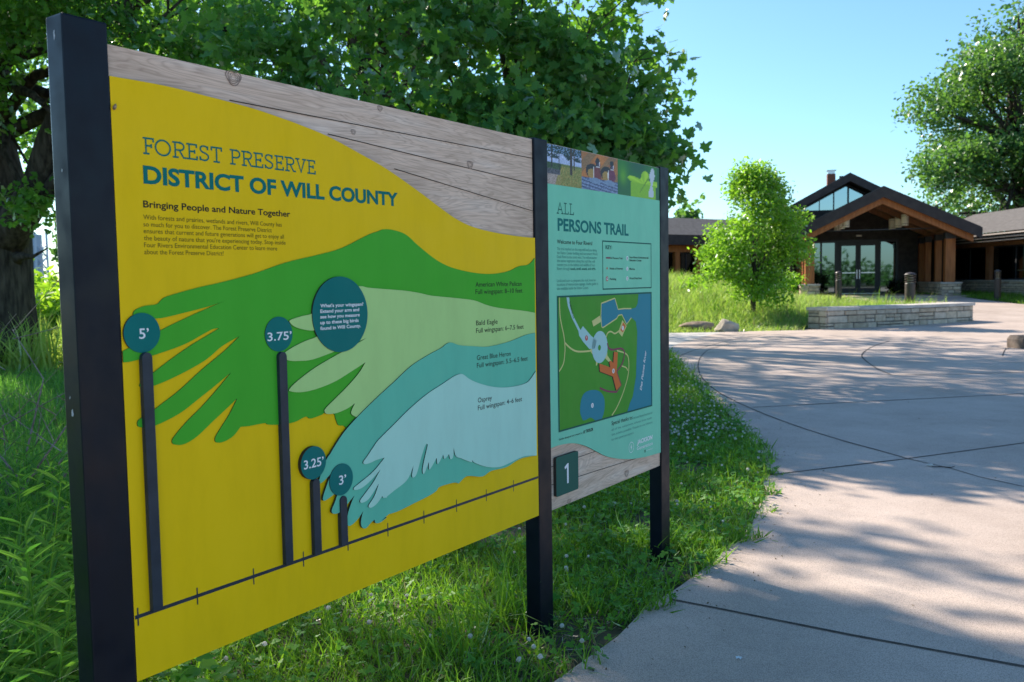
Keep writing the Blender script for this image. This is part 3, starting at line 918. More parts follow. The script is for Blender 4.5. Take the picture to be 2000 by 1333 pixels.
t.px('Rivers through', za(53, 985), za(218, 985), za(53, 948)[1], TA)
t.build('body_lettering', M['inkgrey'], aqua)
t = Txt(); t.px('touch, smell, sound,', za(226, 985), za(448, 985), za(226, 950)[1], TA, weight=.02); t.px('and sight.', za(458, 985), za(556, 984), za(458, 950)[1], TA, weight=.015)
t.build('senses_lettering', M['plate'], aqua)

def px_poly(mb, pts, off, smooth=False, n=6):
    q = [S(*p, off) for p in pts]
    if smooth: q = crv(q + [q[0]], n)[:-1]
    mb.append([(x, -off, z) for x, z in q])
def flat(name, polys, mat, parent, split=False):
    if split:
        for po in polys: flat(name, [po], mat, parent)
        return
    V = []; F = []
    for po in polys:
        y = po[0][1]
        vs2, _, fs2, _, _, _ = delaunay_2d_cdt([Vector((p[0], p[2])) for p in po], [], [list(range(len(po)))], 1, 1e-6)
        k = len(V)
        V += [(v.x, y, v.y) for v in vs2]
        for f in fs2:
            p, q, r_ = (vs2[i] for i in f)
            F.append(tuple(i + k for i in (f if (q - p).cross(r_ - p) > 0 else f[::-1])))
    me = bpy.data.meshes.new(name); me.from_pydata(V, [], F)
    return link(name, me, mat, parent)
def line_poly(pts, w, off):
    """printed line of width w metres along panel points"""
    out_a = []; out_b = []
    for i, p in enumerate(pts):
        q0 = pts[max(i - 1, 0)]; q1 = pts[min(i + 1, len(pts) - 1)]
        t = (q1[0] - q0[0], q1[1] - q0[1]); l = math.hypot(*t) or 1
        nx, nz = -t[1] / l * w / 2, t[0] / l * w / 2
        out_a.append((p[0] + nx, -off, p[1] + nz)); out_b.append((p[0] - nx, -off, p[1] - nz))
    return [[out_a[i], out_a[i + 1], out_b[i + 1], out_b[i]] for i in range(len(pts) - 1)]
def ring_poly(cx, cz, r, w, off, n=20):
    return line_poly([(cx + r * math.cos(2 * math.pi * i / n), cz + r * math.sin(2 * math.pi * i / n)) for i in range(n + 1)], w, off)
def rect_frame(x0, z0, x1, z1, w, off):
    f = lambda a, b, c, d: [(a, -off, b), (c, -off, b), (c, -off, d), (a, -off, d)]
    return [f(x0, z0, x1, z0 + w), f(x0, z1 - w, x1, z1), f(x0, z0 + w, x0 + w, z1 - w), f(x1 - w, z0 + w, x1, z1 - w)]

# key box
k0 = S(*za(648, 1243), TA); k1 = S(*za(1280, 638), TA)
kz1 = S(*za(648, 600), TA)[1]
key = flat('key_box', rect_frame(k0[0], k0[1], k1[0], kz1, .0048, TA), M['plate'], aqua)
t = Txt(); t.px('KEY:', za(685, 712), za(770, 714), za(685, 662)[1], TA, weight=.03)
t.build('key_heading', M['plate'], aqua)
t = Txt()
for txt, l, rx in [('All Persons Trail', (745, 842), 905), ('Points of Interest', (740, 979), 910), ('Parking', (740, 1116), 822), ('Four Rivers Environmental', (997, 832), 1243), ('Education Center', (997, 871), 1155),
                   ('Marina', (997, 984), 1066), ('Wood Duck Pond', (997, 1107), 1155)]:
    t.px(txt, za(*l), za(rx, l[1]), za(l[0], l[1] - 26)[1], TA, weight=.02)
t.build('key_lettering', M['dark'], aqua)
pl = [line_poly([S(*za(690, 827), TA), S(*za(745, 828), TA)], .006, TA)[0]]
flat('key_trail_mark', pl, M['mapplum'], aqua)
def dots(lst, r, off): return [[(x + r * math.cos(2 * math.pi * i / 18), -off, z + r * math.sin(2 * math.pi * i / 18)) for i in range(18)] for x, z in lst]
kc = [S(*za(968, y), TA) for y in (833, 970, 1095)]
flat('key_number_dots', dots(kc, .0085, TA), M['white'], aqua, True)
t = Txt()
for (x, z), s_ in zip(kc, '123'): t.run(s_, x - .0022, z - .005, .0044, .010, TA + .0003, weight=.02)
pkc = S(*za(705, 1100), TA)
t.run('P', pkc[0] - .0025, pkc[1] - .0045, .005, .009, TA + .0006, weight=.02)
t.build('key_numbers', M['dark'], aqua)
flat('key_parking_dot', dots([pkc], .0095, TA) + dots([S(*za(705, 963), TA)], .0045, TA), M['mapred'], aqua, True)
flat('key_parking_centre', dots([pkc], .0062, TA + .0003), M['white'], aqua)

# the map
zm = lambda x, y: (x / 5.128 + 1080, y / 5.128 + 570)
m0 = S(1092.3, 844, TA); m1 = S(1272.5, 791, TA)
mx0, mx1 = S(1089.5, 700, TA)[0], S(1272.6, 700, TA)[0]
mz0 = m0[1]; mz1 = S(1089.5, 579, TA)[1]
TM = TA + .0002
mapo = flat('trail_map', [[(mx0, -TM, mz0), (mx1, -TM, mz0), (mx1, -TM, mz1), (mx0, -TM, mz1)]], M['mapgreen'], aqua)
flat('map_border', rect_frame(mx0 - .001, mz0 - .001, mx1 + .001, mz1 + .001, .006, TM + .0012), M['plate'], aqua)
def clampm(po): return [(min(max(x, mx0 + .002), mx1 - .002), y, min(max(z, mz0 + .002), mz1 - .002)) for x, y, z in po]
P = []
def mp_(pts, off, smooth=False):
    q = [S(*zm(*p), off) for p in pts]
    if smooth: q = crv(q + [q[0]], 5)[:-1]
    return clampm([(x, -off, z) for x, z in q])
def ml(pts, w, off, smooth=True):
    q = [S(*zm(*p), off) for p in pts]
    if smooth: q = crv(q, 5)
    return [clampm(p) for p in line_poly(q, w, off)]
W1 = TM + .0002
harb = [(480, 120), (620, 68), (640, 140), (650, 178), (715, 172), (790, 172), (830, 160), (848, 120), (858, 15), (1000, 10), (1000, 1145), (745, 1205), (770, 1120), (800, 1050), (832, 850), (840, 600), (845, 400), (830, 300), (790, 262), (735, 325), (690, 232), (655, 240), (640, 265), (500, 360), (485, 350), (474, 290), (480, 240)]
water = [mp_(harb, W1), mp_([(300, 1290), (272, 1200), (290, 1060), (350, 995), (450, 992), (510, 1060), (515, 1180), (485, 1280), (440, 1298), (380, 1262), (330, 1285)], W1, True)]
flat('map_water', water, M['mapwater'], aqua, True)
W2 = TM + .0004
tan = ml([(484, 118), (620, 66)], .005, W2, False) + ml([(620, 66), (642, 140), (652, 178), (715, 170), (785, 170)], .005, W2, False) + ml([(484, 118), (480, 240), (488, 352), (500, 362), (640, 268), (656, 238), (690, 230), (738, 328), (785, 262)], .005, W2, False)
tan += [mp_([(390, 295), (470, 240), (485, 300), (405, 350)], W2), mp_([(695, 285), (738, 345), (692, 452), (655, 405)], W2)]
tan += ml([(66, 60), (72, 250), (105, 420), (118, 510), (120, 600), (105, 720), (62, 800)], .0055, W2) + ml([(118, 510), (180, 570), (250, 600), (370, 595)], .0065, W2)
tan += ml([(640, 590), (740, 630), (760, 720), (750, 850), (700, 1020), (640, 1160), (590, 1240)], .0055, W2) + ml([(690, 745), (730, 760), (750, 790)], .005, W2)
tan += ml([(525, 490), (545, 420), (580, 400), (620, 420), (660, 395)], .006, W2)
tan += [mp_([(365, 590), (420, 540), (540, 540), (545, 640), (580, 690), (560, 705), (520, 665), (455, 690), (440, 740), (430, 740), (432, 670), (395, 625)], W2)]
flat('map_paths', tan, M['maptan'], aqua)
W3 = TM + .0006
x_, z_ = S(*zm(470, 555), W3)
rd = [mp_([(135, 58), (162, 58), (172, 150), (212, 260), (275, 385), (300, 345), (380, 440), (440, 490), (420, 570), (365, 575), (300, 500), (262, 440), (255, 395), (190, 265), (150, 150)], W3)]
rd.append([(x_ + .062 * math.cos(q), -W3, z_ + .062 * math.sin(q)) for q in np.linspace(0, 2 * math.pi, 28)[:-1]])
flat('map_road', rd, M['maproad'], aqua)
W4 = TM + .0008
flat('map_traffic_island', dots([S(*zm(466, 562), W4)], .011, W4), M['mapgreen'], aqua)
sh = [(612, 600), (650, 610), (640, 790), (685, 935), (635, 990), (600, 850), (470, 800), (465, 720), (575, 760), (565, 705), (580, 690), (605, 715)]
flat('map_building_outline', [mp_([(x - 9, y + 4) for x, y in sh], W4 - .0001)], M['dark'], aqua)
flat('map_building', [mp_(sh, W4), mp_([(705, 305), (730, 345), (700, 410), (675, 385)], W4)], M['maporange'], aqua, True)
W5 = TM + .001
flat('map_trail', ml([(545, 515), (560, 565), (600, 582), (680, 570), (715, 600), (712, 660), (690, 730), (640, 800)], .008, W5) + ml([(640, 800), (685, 935), (640, 1005)], .006, W5, False) + ml([(640, 1005), (560, 1000), (500, 980), (470, 965)], .008, W5), M['mapplum'], aqua)
nd = [S(*zm(x, y), W5) for x, y in ((606, 795), (700, 365), (395, 1140))]
flat('map_number_dots', dots(nd, .0095, W5), M['white'], aqua, True)
flat('map_parking_dot', dots([S(*zm(336, 465), W5)], .010, W5), M['mapred'], aqua)
t = Txt()
for (x, z), s_ in zip(nd, '123'): t.run(s_, x - .0023, z - .0055, .0046, .011, W5 + .0003, weight=.02)
a = S(*zm(162, 108), W5); b = S(*zm(203, 272), W5)
t.run('S Walnut Ln', a[0], a[1], math.hypot(b[0] - a[0], b[1] - a[1]), .010, W5, weight=.01, ang=math.atan2(b[1] - a[1], b[0] - a[0]))
t.build('map_numbers', M['dark'], aqua)
t = Txt(); a = S(*zm(888, 992), W5); b = S(*zm(938, 595), W5)
t.run('Des Plaines River', a[0], a[1], math.hypot(b[0] - a[0], b[1] - a[1]), .017, W5, weight=.015, shear=.25, ang=math.atan2(b[1] - a[1], b[0] - a[0]))
a = S(*zm(336, 465), W5); t.run('P', a[0] - .003, a[1] - .0055, .006, .011, W5 + .0003, weight=.015)
t.build('river_lettering', M['white'], aqua)

# credits
t = Txt(); t.px('Special thanks to:', z3(472, 530), z3(617, 492), z3(472, 503)[1], TA, weight=.008)
t.px('Exhibit designed and created by', z3(113, 634), z3(273, 590), z3(113, 622)[1], TA, weight=.01)
t.px('TAYLOR', z3(296, 582), z3(346, 568), z3(296, 560)[1], TA, weight=.05)
t.build('credit_lettering', M['dark'], aqua)
u0 = S(*z3(279, 588), TA); u1 = S(*z3(293, 564), TA)
w_ = (u1[0] - u0[0]); h_ = u1[1] - u0[1]
flat('credit_mark', [[(u0[0], -TA, u0[1]), (u0[0] + w_ * .25, -TA, u0[1]), (u0[0] + w_ * .25, -TA, u0[1] + h_ * .75), (u0[0], -TA, u0[1] + h_ * .75)],
                     [(u0[0] + w_ * .5, -TA, u0[1]), (u0[0] + w_ * .75, -TA, u0[1]), (u0[0] + w_ * .75, -TA, u0[1] + h_ * .75), (u0[0] + w_ * .5, -TA, u0[1] + h_ * .75)],
                     [(u0[0], -TA, u0[1] + h_ * .8), (u0[0] + w_, -TA, u0[1] + h_ * .8), (u0[0] + w_, -TA, u0[1] + h_), (u0[0], -TA, u0[1] + h_)]], M['dark'], aqua)
t = Txt()
for k, (txt, e) in enumerate([('the Forest Preserve Foundation and', 750), ('all of the volunteers whose time made', 748), ('this exhibit possible. Thanks to our donors', 752), ('for their generous support.', 625)]):
    ya = 530 + (k * 34 if k else 0)
    l = (622, 488) if k == 0 else (472, ya + 5)
    t.px(txt, z3(*l), z3(e, 440 + k * 34), z3(l[0], l[1] - 15)[1], TA)
t.build('thanks_lettering', M['inkgrey'], aqua)
t = Txt(); t.px('JACKSON', z3(646, 662), z3(753, 622), z3(646, 632)[1], TA, weight=.03, shear=.2)
t.px('Generation', z3(646, 702), z3(753, 672), z3(646, 678)[1], TA)
t.px('POWERED', z3(712, 707), z3(752, 694), z3(712, 700)[1], TA)
t.build('sponsor_lettering', M['white'], aqua)
cx, cz = S(*z3(607, 681), TA)
lp = ring_poly(cx, cz, .0215, .0022, TA)
lp.append([(cx + x * .02, -TA, cz + z * .02) for x, z in [(.1, .7), (-.35, -.1), (-.05, -.05), (-.2, -.75), (.35, .15), (.05, .1)]])
flat('sponsor_mark', lp, M['white'], aqua)
u = S(*z3(701, 707), TA); flat('sponsor_square', [[(u[0] - .005, -TA, u[1] - .006), (u[0] + .005, -TA, u[1] - .006), (u[0] + .005, -TA, u[1] + .006), (u[0] - .005, -TA, u[1] + .006)]], M['plate'], aqua)

# number plate
pa = S(*z3(95, 1024), .012); pb = S(*z3(246, 965), .012); zt_ = S(*z3(95, 752), .012)[1]
x0, x1, z0, z1 = pa[0], pb[0], pa[1], zt_
r_ = .008
po = arc(x1 - r_, z1 - r_, r_, 0, math.pi / 2, 5) + arc(x0 + r_, z1 - r_, r_, math.pi / 2, math.pi, 5) + arc(x0 + r_, z0 + r_, r_, math.pi, 1.5 * math.pi, 5) + arc(x1 - r_, z0 + r_, r_, 1.5 * math.pi, 2 * math.pi, 5)
plate = poly_layer('number_plate', po, .012, .001, M['plate'], sign)
u = S(*z3(163, 930), .0123); hgt = S(*z3(163, 793), .0123)[1] - u[1]
g = lambda lst: [[(u[0] + x * hgt, -.0123, u[1] + z * hgt) for x, z in lst]]
flat('numeral', g([(.06, 0), (.22, 0), (.22, 1), (.10, 1), (-.16, .86), (-.12, .74), (.06, .81)]), M['white'], plate)

# three printed photographs across the top of the map board
def painted(name, x0, x1, z0, z1, fn, nx=56, nz=44):
    off = A0 - .0002
    xs_ = np.linspace(x0, x1, nx + 1); zs_ = np.linspace(z0, z1, nz + 1)
    V = np.array([(x, -off, z) for z in zs_ for x in xs_])
    F = np.array([(j * (nx + 1) + i, j * (nx + 1) + i + 1, (j + 1) * (nx + 1) + i + 1, (j + 1) * (nx + 1) + i) for j in range(nz) for i in range(nx)])
    m = new_mat(name + '_print', (.5, .5, .5), .4, .35)
    at_ = N(m, 'ShaderNodeAttribute'); at_.attribute_name = 'ink'
    L(m, at_.outputs['Color'], bsdf(m).inputs['Base Color'])
    o = np_mesh(name, V, F, m, aqua)
    ca = o.data.color_attributes.new('ink', 'FLOAT_COLOR', 'POINT')
    q = np.random.default_rng(5)
    col = []
    for j in range(nz + 1):
        for i in range(nx + 1):
            c = fn(i / nx, j / nz, q)
            col += [*lin(*[min(255, max(0, v)) for v in c]), 1]
    ca.data.foreach_set('color', np.array(col, dtype=np.float32))
    return o
mixc = lambda a, b, t: tuple(p + (q - p) * min(1, max(0, t)) for p, q in zip(a, b))
def ph_path(u, v, q):
    n = q.normal() * 14
    if v > .55:
        c = mixc((150, 175, 215), (190, 205, 235), v) if (math.sin(u * 19) + math.sin(v * 23 + u * 9) + q.normal() * .7) > .3 or v < .66 else (35, 60, 62)
        if v > .8: c = (36, 62, 60) if q.random() < .75 else (130, 165, 205)
    elif v > .40: c = (52, 80, 44) if u < .4 else (110, 125, 62)
    else: c = (165, 150, 140) if u < .34 - (.40 - v) * .3 else (150, 140, 80)
    if .40 > v > .27 and u < .36: c = (84, 84, 92)
    if u > .38 and v < .50: c = mixc((165, 140, 72), (105, 130, 60), q.random())
    if (.66 < u < .73 and v > .30) or (.76 < u < .80 and v > .45): c = (62, 50, 46)
    if (.12 < u < .145 or .33 < u < .355) and v > .42: c = (40, 42, 40)
    return (c[0] + n, c[1] + n, c[2] + n)
def ph_duck(u, v, q):
    n = q.normal() * 7
    c = mixc((165, 110, 60), (190, 120, 55), math.sin(u * 7 + v * 5) * .5 + .5)
    c = mixc(c, (120, 105, 80), .6 if math.sin(u * 11 - v * 8) > .3 else 0)
    if v < .32:
        c = mixc((50, 70, 105), (140, 160, 195), (math.sin(v * 70 + u * 14) + q.normal() * .6) * .5 + .5)
    for ox in (.34, .74):
        e = lambda cx, cz, rx, rz: ((u - ox - cx) / rx) ** 2 + ((v - cz) / rz) ** 2 < 1
        if e(-.06, .52, .17, .20): c = (40, 38, 44)
        if e(-.08, .45, .10, .13): c = (165, 135, 70)
        if e(.09, .47, .105, .20): c = (120, 58, 62) if ox < .5 else (110, 48, 80)
        if e(-.015, .48, .012, .17): c = (225, 225, 220)
        if e(.09, .78, .06, .13): c = (38, 44, 52)
        if e(.12, .72, .045, .05): c = (70, 60, 90)
        if e(.10, .66, .05, .016) or e(.14, .74, .008, .06): c = (225, 225, 225)
        if e(.02, .75, .03, .02): c = (190, 90, 60)
        if e(.02, .27, .16, .08): c = (120, 145, 175)
    return (c[0] + n, c[1] + n, c[2] + n)
def ph_leaf(u, v, q):
    c = mixc((30, 120, 40), (18, 90, 60), math.sin(u * 8 + 1) * math.sin(v * 5) * .5 + .5)
    c = mixc(c, (90, 160, 30), math.exp(-((u - .12) ** 2 / .01 + (v - .55) ** 2 / .08)))
    cx, cz = .62, .40
    a = math.atan2(v - cz, (u - cx)); r = math.hypot((u - cx), (v - cz))
    if r < .30 + .12 * math.cos(5 * (a - 1.5)) and u < .93: c = mixc((140, 200, 25), (175, 225, 40), .5 + .5 * math.sin(a * 10))
    if u > .3 and u < .9 and v < .42: c = mixc((140, 195, 25), (120, 185, 25), q.random())
    if abs((u - cx) - (v - cz) * .45) < .012 and v < .75 and u > .5: c = (95, 150, 25)
    w = .045 + .02 * math.sin(v * 11)
    if abs(u - (.80 + .05 * (v - .5))) < w and .05 < v < .95: c = (190, 205, 215)
    if u > .93: c = (20, 90, 55)
    return c
zt2 = ZT - .0045
d1 = S(1136, 340, A0)[0]; d2 = S(1206.5, 350, A0)[0]
painted('path_photograph', xl_, d1, ztop + .0003, zt2, ph_path)
painted('duck_photograph', d1, d2, ztop + .0003, zt2, ph_duck)
painted('leaf_photograph', d2, xr_, ztop + .0003, zt2, ph_leaf)

# a little cocoon stuck to the yellow board
x, z = S(225, 209, .012)
coc = MB(); coc.lathe([(.0004, -.007), (.0026, -.005), (.0034, -.001), (.0028, .003), (.0012, .006), (.0003, .007)], 12)
o = coc.build('cocoon', noise_mat('cocoon_brown', (.12, .08, .05), (.45, .36, .26), 300), None, True)
pw = Vector((OX, OY, 0)) + D * x - NB * .0105
o.location = (pw.x, pw.y, z); o.rotation_euler = (.3, .5, 0)
tag(o, 'tiny brown cocoon stuck to the top left of the yellow sign board', 'cocoon')

# ---------------------------------------------------------------- trees
def tree(name, label, cat, base, clumps, trunk_pts, trunk_r, leaf, leafmat, barkmat, seed, forks, limb_r, n_sprig, per, size, group=None, extra=None, tn=14, jit=.05, spread=.2, sub=3, **kw):
    root = empty(name, base, 0, label, cat, group)
    bx, by, bz = base
    loc = lambda p: (p[0] - bx, p[1] - by, p[2] - bz)
    mb = MB()
    mb.tube([loc(p) for p in trunk_pts], trunk_r, tn, jit=jit)
    mb.build('trunk', barkmat, root, True)
    lb = MB()
    branches(lb, [loc(p) for p in forks], [(loc(c), r) for c, r in clumps], limb_r, seed, sub=sub)
    if lb.v: lb.build('branches', barkmat, root, True)
    V, F = foliage(clumps, n_sprig, per, size, leaf, seed, spread=spread, **kw)
    if extra:
        V2, F2 = foliage(extra[0], extra[1], per, size * 1.1, leaf, seed + 9, spread=spread, gap=-.45, gfr=2.5, shell=.3)
        F = np.vstack([F, F2 + len(V)]); V = np.vstack([V, V2])
    V = V - np.array(base)
    np_mesh('crown', V, F, leafmat, root)
    return root

# the old oak at the left edge
def oak_clumps(q, cx, cy, lo, hi, rad, n, r0, r1, flat_=.75):
    out = []
    for i in range(n):
        a = q.uniform(0, 6.283); d = rad * math.sqrt(q.random())
        z = q.uniform(lo, hi)
        k = 1 - max(0, (z - lo) / (hi - lo) - .4) * .8
        r = q.uniform(r0, r1)
        out.append(((cx + d * k * math.cos(a), cy + d * k * math.sin(a), z), (r, r, r * flat_)))
    return out
def shade_at(c):
    t = c[2] / math.tan(SUN_EL)
    return (c[0] + math.sin(SUN_AZ) * t, c[1] - math.cos(SUN_AZ) * t)
def in_glade(c, r=0.0):  # high crown clumps are left out so sun reaches these ground patches
    x, y = shade_at(c)
    e = lambda cx, cy, rx, ry: ((x - cx) / (rx + 1.3 * r)) ** 2 + ((y - cy) / (ry + 1.6 * r)) ** 2 < 1
    return (e(2.9, 4.5, 1.7, .6) or e(6.2, 3.6, 2.2, 1.2) or e(5.5, .2, 4.0, 2.8)) and c[2] > 5.6
q = random.Random(21)
OB = (-8.35, 14.4, 0)
cl = oak_clumps(q, -8.6, 14.8, 5.4, 12.5, 4.6, 20, 1.0, 1.6)
cl += [((-7.9, 12.6, 3.9), (1.1, .9, .7)), ((-6.9, 12.9, 4.6), (1.3, 1.0, .8)), ((-5.4, 13.0, 4.4), (1.2, 1.1, .8)), ((-4.2, 13.4, 4.3), (1.1, 1.0, .75)), ((-6.2, 12.4, 5.4), (1.5, 1.2, .8)), ((-4.6, 12.9, 5.4), (1.4, 1.2, .8)),
       ((-7.6, 11.9, 5.0), (1.0, .9, .7)), ((-6.4, 12.7, 3.7), (.8, .8, .55)), ((-8.0, 12.5, 2.9), (.6, .5, .4)), ((-7.2, 13.4, 2.55), (.45, .45, .3)), ((-3.2, 13.7, 5.3), (1.1, 1.0, .8)), ((-5.0, 14, 3.5), (.9, .8, .5))]
cl = [c for c in cl if not in_glade(c[0], c[1][0])]
shade = []  # out-of-view leaf clumps added to the oak crown to shade chosen ground spots
for (gx, gy, t, r) in [(.62, 3.05, 10.3, .42), (.95, 3.0, 10.5, .4), (.55, 2.6, 10.1, .35), (1.3, 2.75, 10.7, .4), (1.35, 4.05, 11, .30), (1.75, 3.75, 11.5, .28), (-.75, 2.1, 9.6, .40), (-.35, 2.75, 10.2, .38), (.3, 3.75, 10.4, .36), (.62, 4.5, 10.9, .36),
                       (-1.8, 2.3, 8.8, .6), (-2.4, 3.2, 9.5, .7), (-.7, 4.4, 10, .5), (-2.0, 4.6, 9.4, .7), (.7, 5.4, 11.4, .35), (1.3, 6.6, 11.8, .45), (2.2, 6.5, 12.5, .5), (3.2, 6.2, 13, .5), (4.2, 6.0, 14, .5), (.5, 5.8, 11.2, .5)]:
    shade.append(((gx - math.sin(SUN_AZ) * t, gy + math.cos(SUN_AZ) * t, t * math.tan(SUN_EL)), (r, r, r * .7)))
oak = tree('oak_tree', 'old oak with a thick dark furrowed trunk and heavy limb at the left edge', 'tree', OB, cl,
     [(-8.45, 14.4, -.3), (-8.40, 14.4, .1), (-8.38, 14.4, .5), (-8.36, 14.4, 1.2), (-8.36, 14.4, 2.0), (-8.4, 14.4, 2.7), (-8.5, 14.4, 3.5), (-8.6, 14.5, 5.0), (-8.4, 14.6, 7)],
     [.78, .66, .58, .54, .54, .58, .50, .40, .28], OAK, M['oakleaf'], M['bark'], 31, [(-8.5, 14.4, 3.6), (-8.6, 14.5, 4.8), (-8.4, 14.6, 6.5)], .17, 8200, 7, .12, spread=.15, gap=.0, gfr=3.2, extra=(shade, 1500))
lb = MB()
loc = lambda p: (p[0] - OB[0], p[1] - OB[1], p[2] - OB[2])
lb.tube([loc(p) for p in [(-8.2, 14.3, 2.0), (-7.85, 14.1, 2.35), (-7.35, 13.8, 2.75), (-6.9, 13.5, 3.5), (-6.5, 13.4, 4.2), (-6.1, 13.3, 5.0), (-5.4, 13.2, 5.5), (-4.4, 13.2, 5.9)]], [.36, .30, .25, .22, .20, .18, .14, .08], 11, jit=.05)
lb.tube([loc(p) for p in [(-7.5, 13.9, 2.65), (-7.0, 13.6, 2.8), (-6.3, 13.2, 3.4), (-5.4, 13.0, 4.2)]], [.17, .13, .10, .05], 8, jit=.05)
lb.tube([loc(p) for p in [(-8.6, 14.3, 4.0), (-8.2, 13.8, 4.5), (-7.5, 13.3, 4.9)]], [.24, .18, .1], 8, jit=.05)
lb.tube([loc(p) for p in [(-8.0, 14.25, 1.75), (-7.8, 14.1, 1.8), (-7.5, 13.9, 1.78), (-7.1, 13.6, 1.9)]], [.17, .07, .03, .01], 6)
lb.build('limb', M['bark'], oak, True)

# maple behind the sign
MBASE = (.55, 12.3, 0)
q = random.Random(5)
mcl = [((-3.3, 11.6, 4.0), (1.2, 1.1, .9)), ((-2.1, 11.2, 3.4), (1.1, 1.0, .75)), ((-1.0, 11.3, 3.5), (1.1, 1.0, .7)), ((-.1, 11.2, 3.0), (.9, .9, .55)), ((.6, 11.4, 3.4), (.9, .9, .6)), ((1.6, 11.7, 3.1), (.85, .8, .55)),
       ((1.95, 11.8, 3.2), (.55, .55, .4)), ((1.65, 11.6, 4.1), (.85, .8, .6)), ((1.1, 11.5, 4.6), (.9, .9, .6)), ((1.95, 11.9, 4.2), (.5, .6, .5)), ((-2.4, 11.4, 4.6), (1.3, 1.1, .8)), ((-1.2, 11.2, 4.6), (1.2, 1.1, .8)), ((-.2, 11.4, 4.9), (1.0, 1, .7)),
       ((.4, 11.8, 5.6), (.9, .9, .6)), ((-.8, 11.6, 5.8), (1.2, 1.1, .7)), ((-2.2, 11.8, 5.9), (1.3, 1.1, .8)), ((1.9, 12.2, 2.65), (.5, .5, .35)), ((1.55, 12.1, 5.0), (.6, .6, .45)), ((1.2, 11.9, 3.9), (.7, .7, .5)), ((2.0, 12, 3.7), (.5, .5, .4)),
       ((-.6, 12.8, 6.9), (1.4, 1.3, .8)), ((.5, 13, 6.9), (1.0, 1, .6)), ((-1.8, 12.8, 7.2), (1.3, 1.2, .7)), ((-.6, 13, 8.2), (1.1, 1.1, .7)), ((.0, 13.6, 4.4), (1.2, 1, .8)), ((-1.5, 13.4, 4.2), (1.2, 1, .8))]
mcl = [c for c in mcl if not in_glade(c[0], c[1][0])]
tree('maple_tree', 'broad-leaved maple with several upright stems rising right behind the sign', 'tree', MBASE, mcl,
     [(.62, 12.3, -.2), (.58, 12.3, .5), (.5, 12.3, 1.2), (.35, 12.3, 2.2), (.1, 12.3, 3.5), (-.2, 12.4, 5.2), (-.4, 12.6, 7.4)], [.24, .17, .15, .12, .075, .045, .02], MAPLE, M['mapleleaf'], M['bark2'], 77,
     [(.5, 12.3, 1.3), (.4, 12.3, 1.9), (.2, 12.3, 2.9), (.05, 12.3, 3.6)], .055, 2500, 7, .145, tn=10, jit=.02, spread=.14, up=.35, gap=.04, gfr=2.8, hang=.1, extra=([((x, y, z), (r, r, r * .7)) for x, y, z, r in [(.15, 11.2, 3.15, .5), (.75, 11.3, 3.2, .5), (1.35, 11.5, 3.05, .48), (1.75, 11.7, 2.95, .42), (-.5, 11.2, 3.3, .5), (1.0, 11.5, 3.9, .5), (.4, 11.4, 4.3, .5), (1.7, 11.8, 2.5, .3)]], 300))

# oaks farther back, left of the path
for i, (bx, by, lo, hi, rad, n, lab, sd) in enumerate([(-3.6, 22.8, 4.6, 13.0, 5.0, 30, 'tall oak half hidden behind the maple, far across the grey path', 3), (-12.5, 27, 3.2, 13, 5.2, 20, 'leafy oak in the meadow behind the old oak trunk', 4)]):
    q = random.Random(sd)
    cl = [c for c in oak_clumps(q, bx, by, lo, hi, rad, n, 1.2, 2.0) if not in_glade(c[0], c[1][0])]
    tree('oak_tree', lab, 'tree', (bx, by, 0), cl, [(bx, by, -.2), (bx, by, 1.5), (bx + .2, by, 4), (bx + .1, by, 8)], [.5, .38, .32, .15], OAK, M['oakleaf'], M['bark'], 40 + sd, [(bx + .1, by, 3.2), (bx + .2, by, 5), (bx + .1, by, 7)], .16, 2900, 6, .21, spread=.28, gap=-.18, gfr=1.5, tn=9)

# big oak behind the right wing
q = random.Random(15)
cl = oak_clumps(q, 33.2, 54, 4.5, 17.5, 8.6, 48, 1.7, 2.8, .7)
cl += [((25.4, 51, 7.0), (1.6, 1.6, 1.0)), ((24.4, 51, 6.2), (1.0, 1.0, .6)), ((25.6, 51, 4.8), (1.6, 1.6, 1.0)), ((27.5, 51, 6.0), (1.9, 1.8, 1.2)), ((27.8, 51, 8.2), (1.9, 1.8, 1.2)), ((28.5, 51, 4.6), (1.9, 1.8, 1.1)), ((30, 50, 10), (2, 2, 1.3)), ((28.6, 51, 11.8), (1.8, 1.8, 1.2)), ((26.0, 52, 10.5), (1.6, 1.6, 1.1)), ((27.5, 52, 13.6), (1.8, 1.6, 1.1)), ((29.8, 52, 16.0), (1.9, 1.6, 1.2)), ((26.4, 51, 8.6), (1.7, 1.6, 1.0))]
tree('oak_tree', 'huge spreading oak towering behind the right wing of the visitor center', 'tree', (31.5, 54, .4), cl, [(31.5, 54, 0), (31.4, 54, 3), (31.2, 54, 6), (31, 54, 11)], [.9, .7, .55, .25], OAK, M['farleaf'], M['bark'], 61,
     [(31.4, 54, 4), (31.2, 54, 6), (31, 54, 9)], .34, 15000, 6, .25, spread=.34, gap=-.22, gfr=.95, tn=10, sub=4)

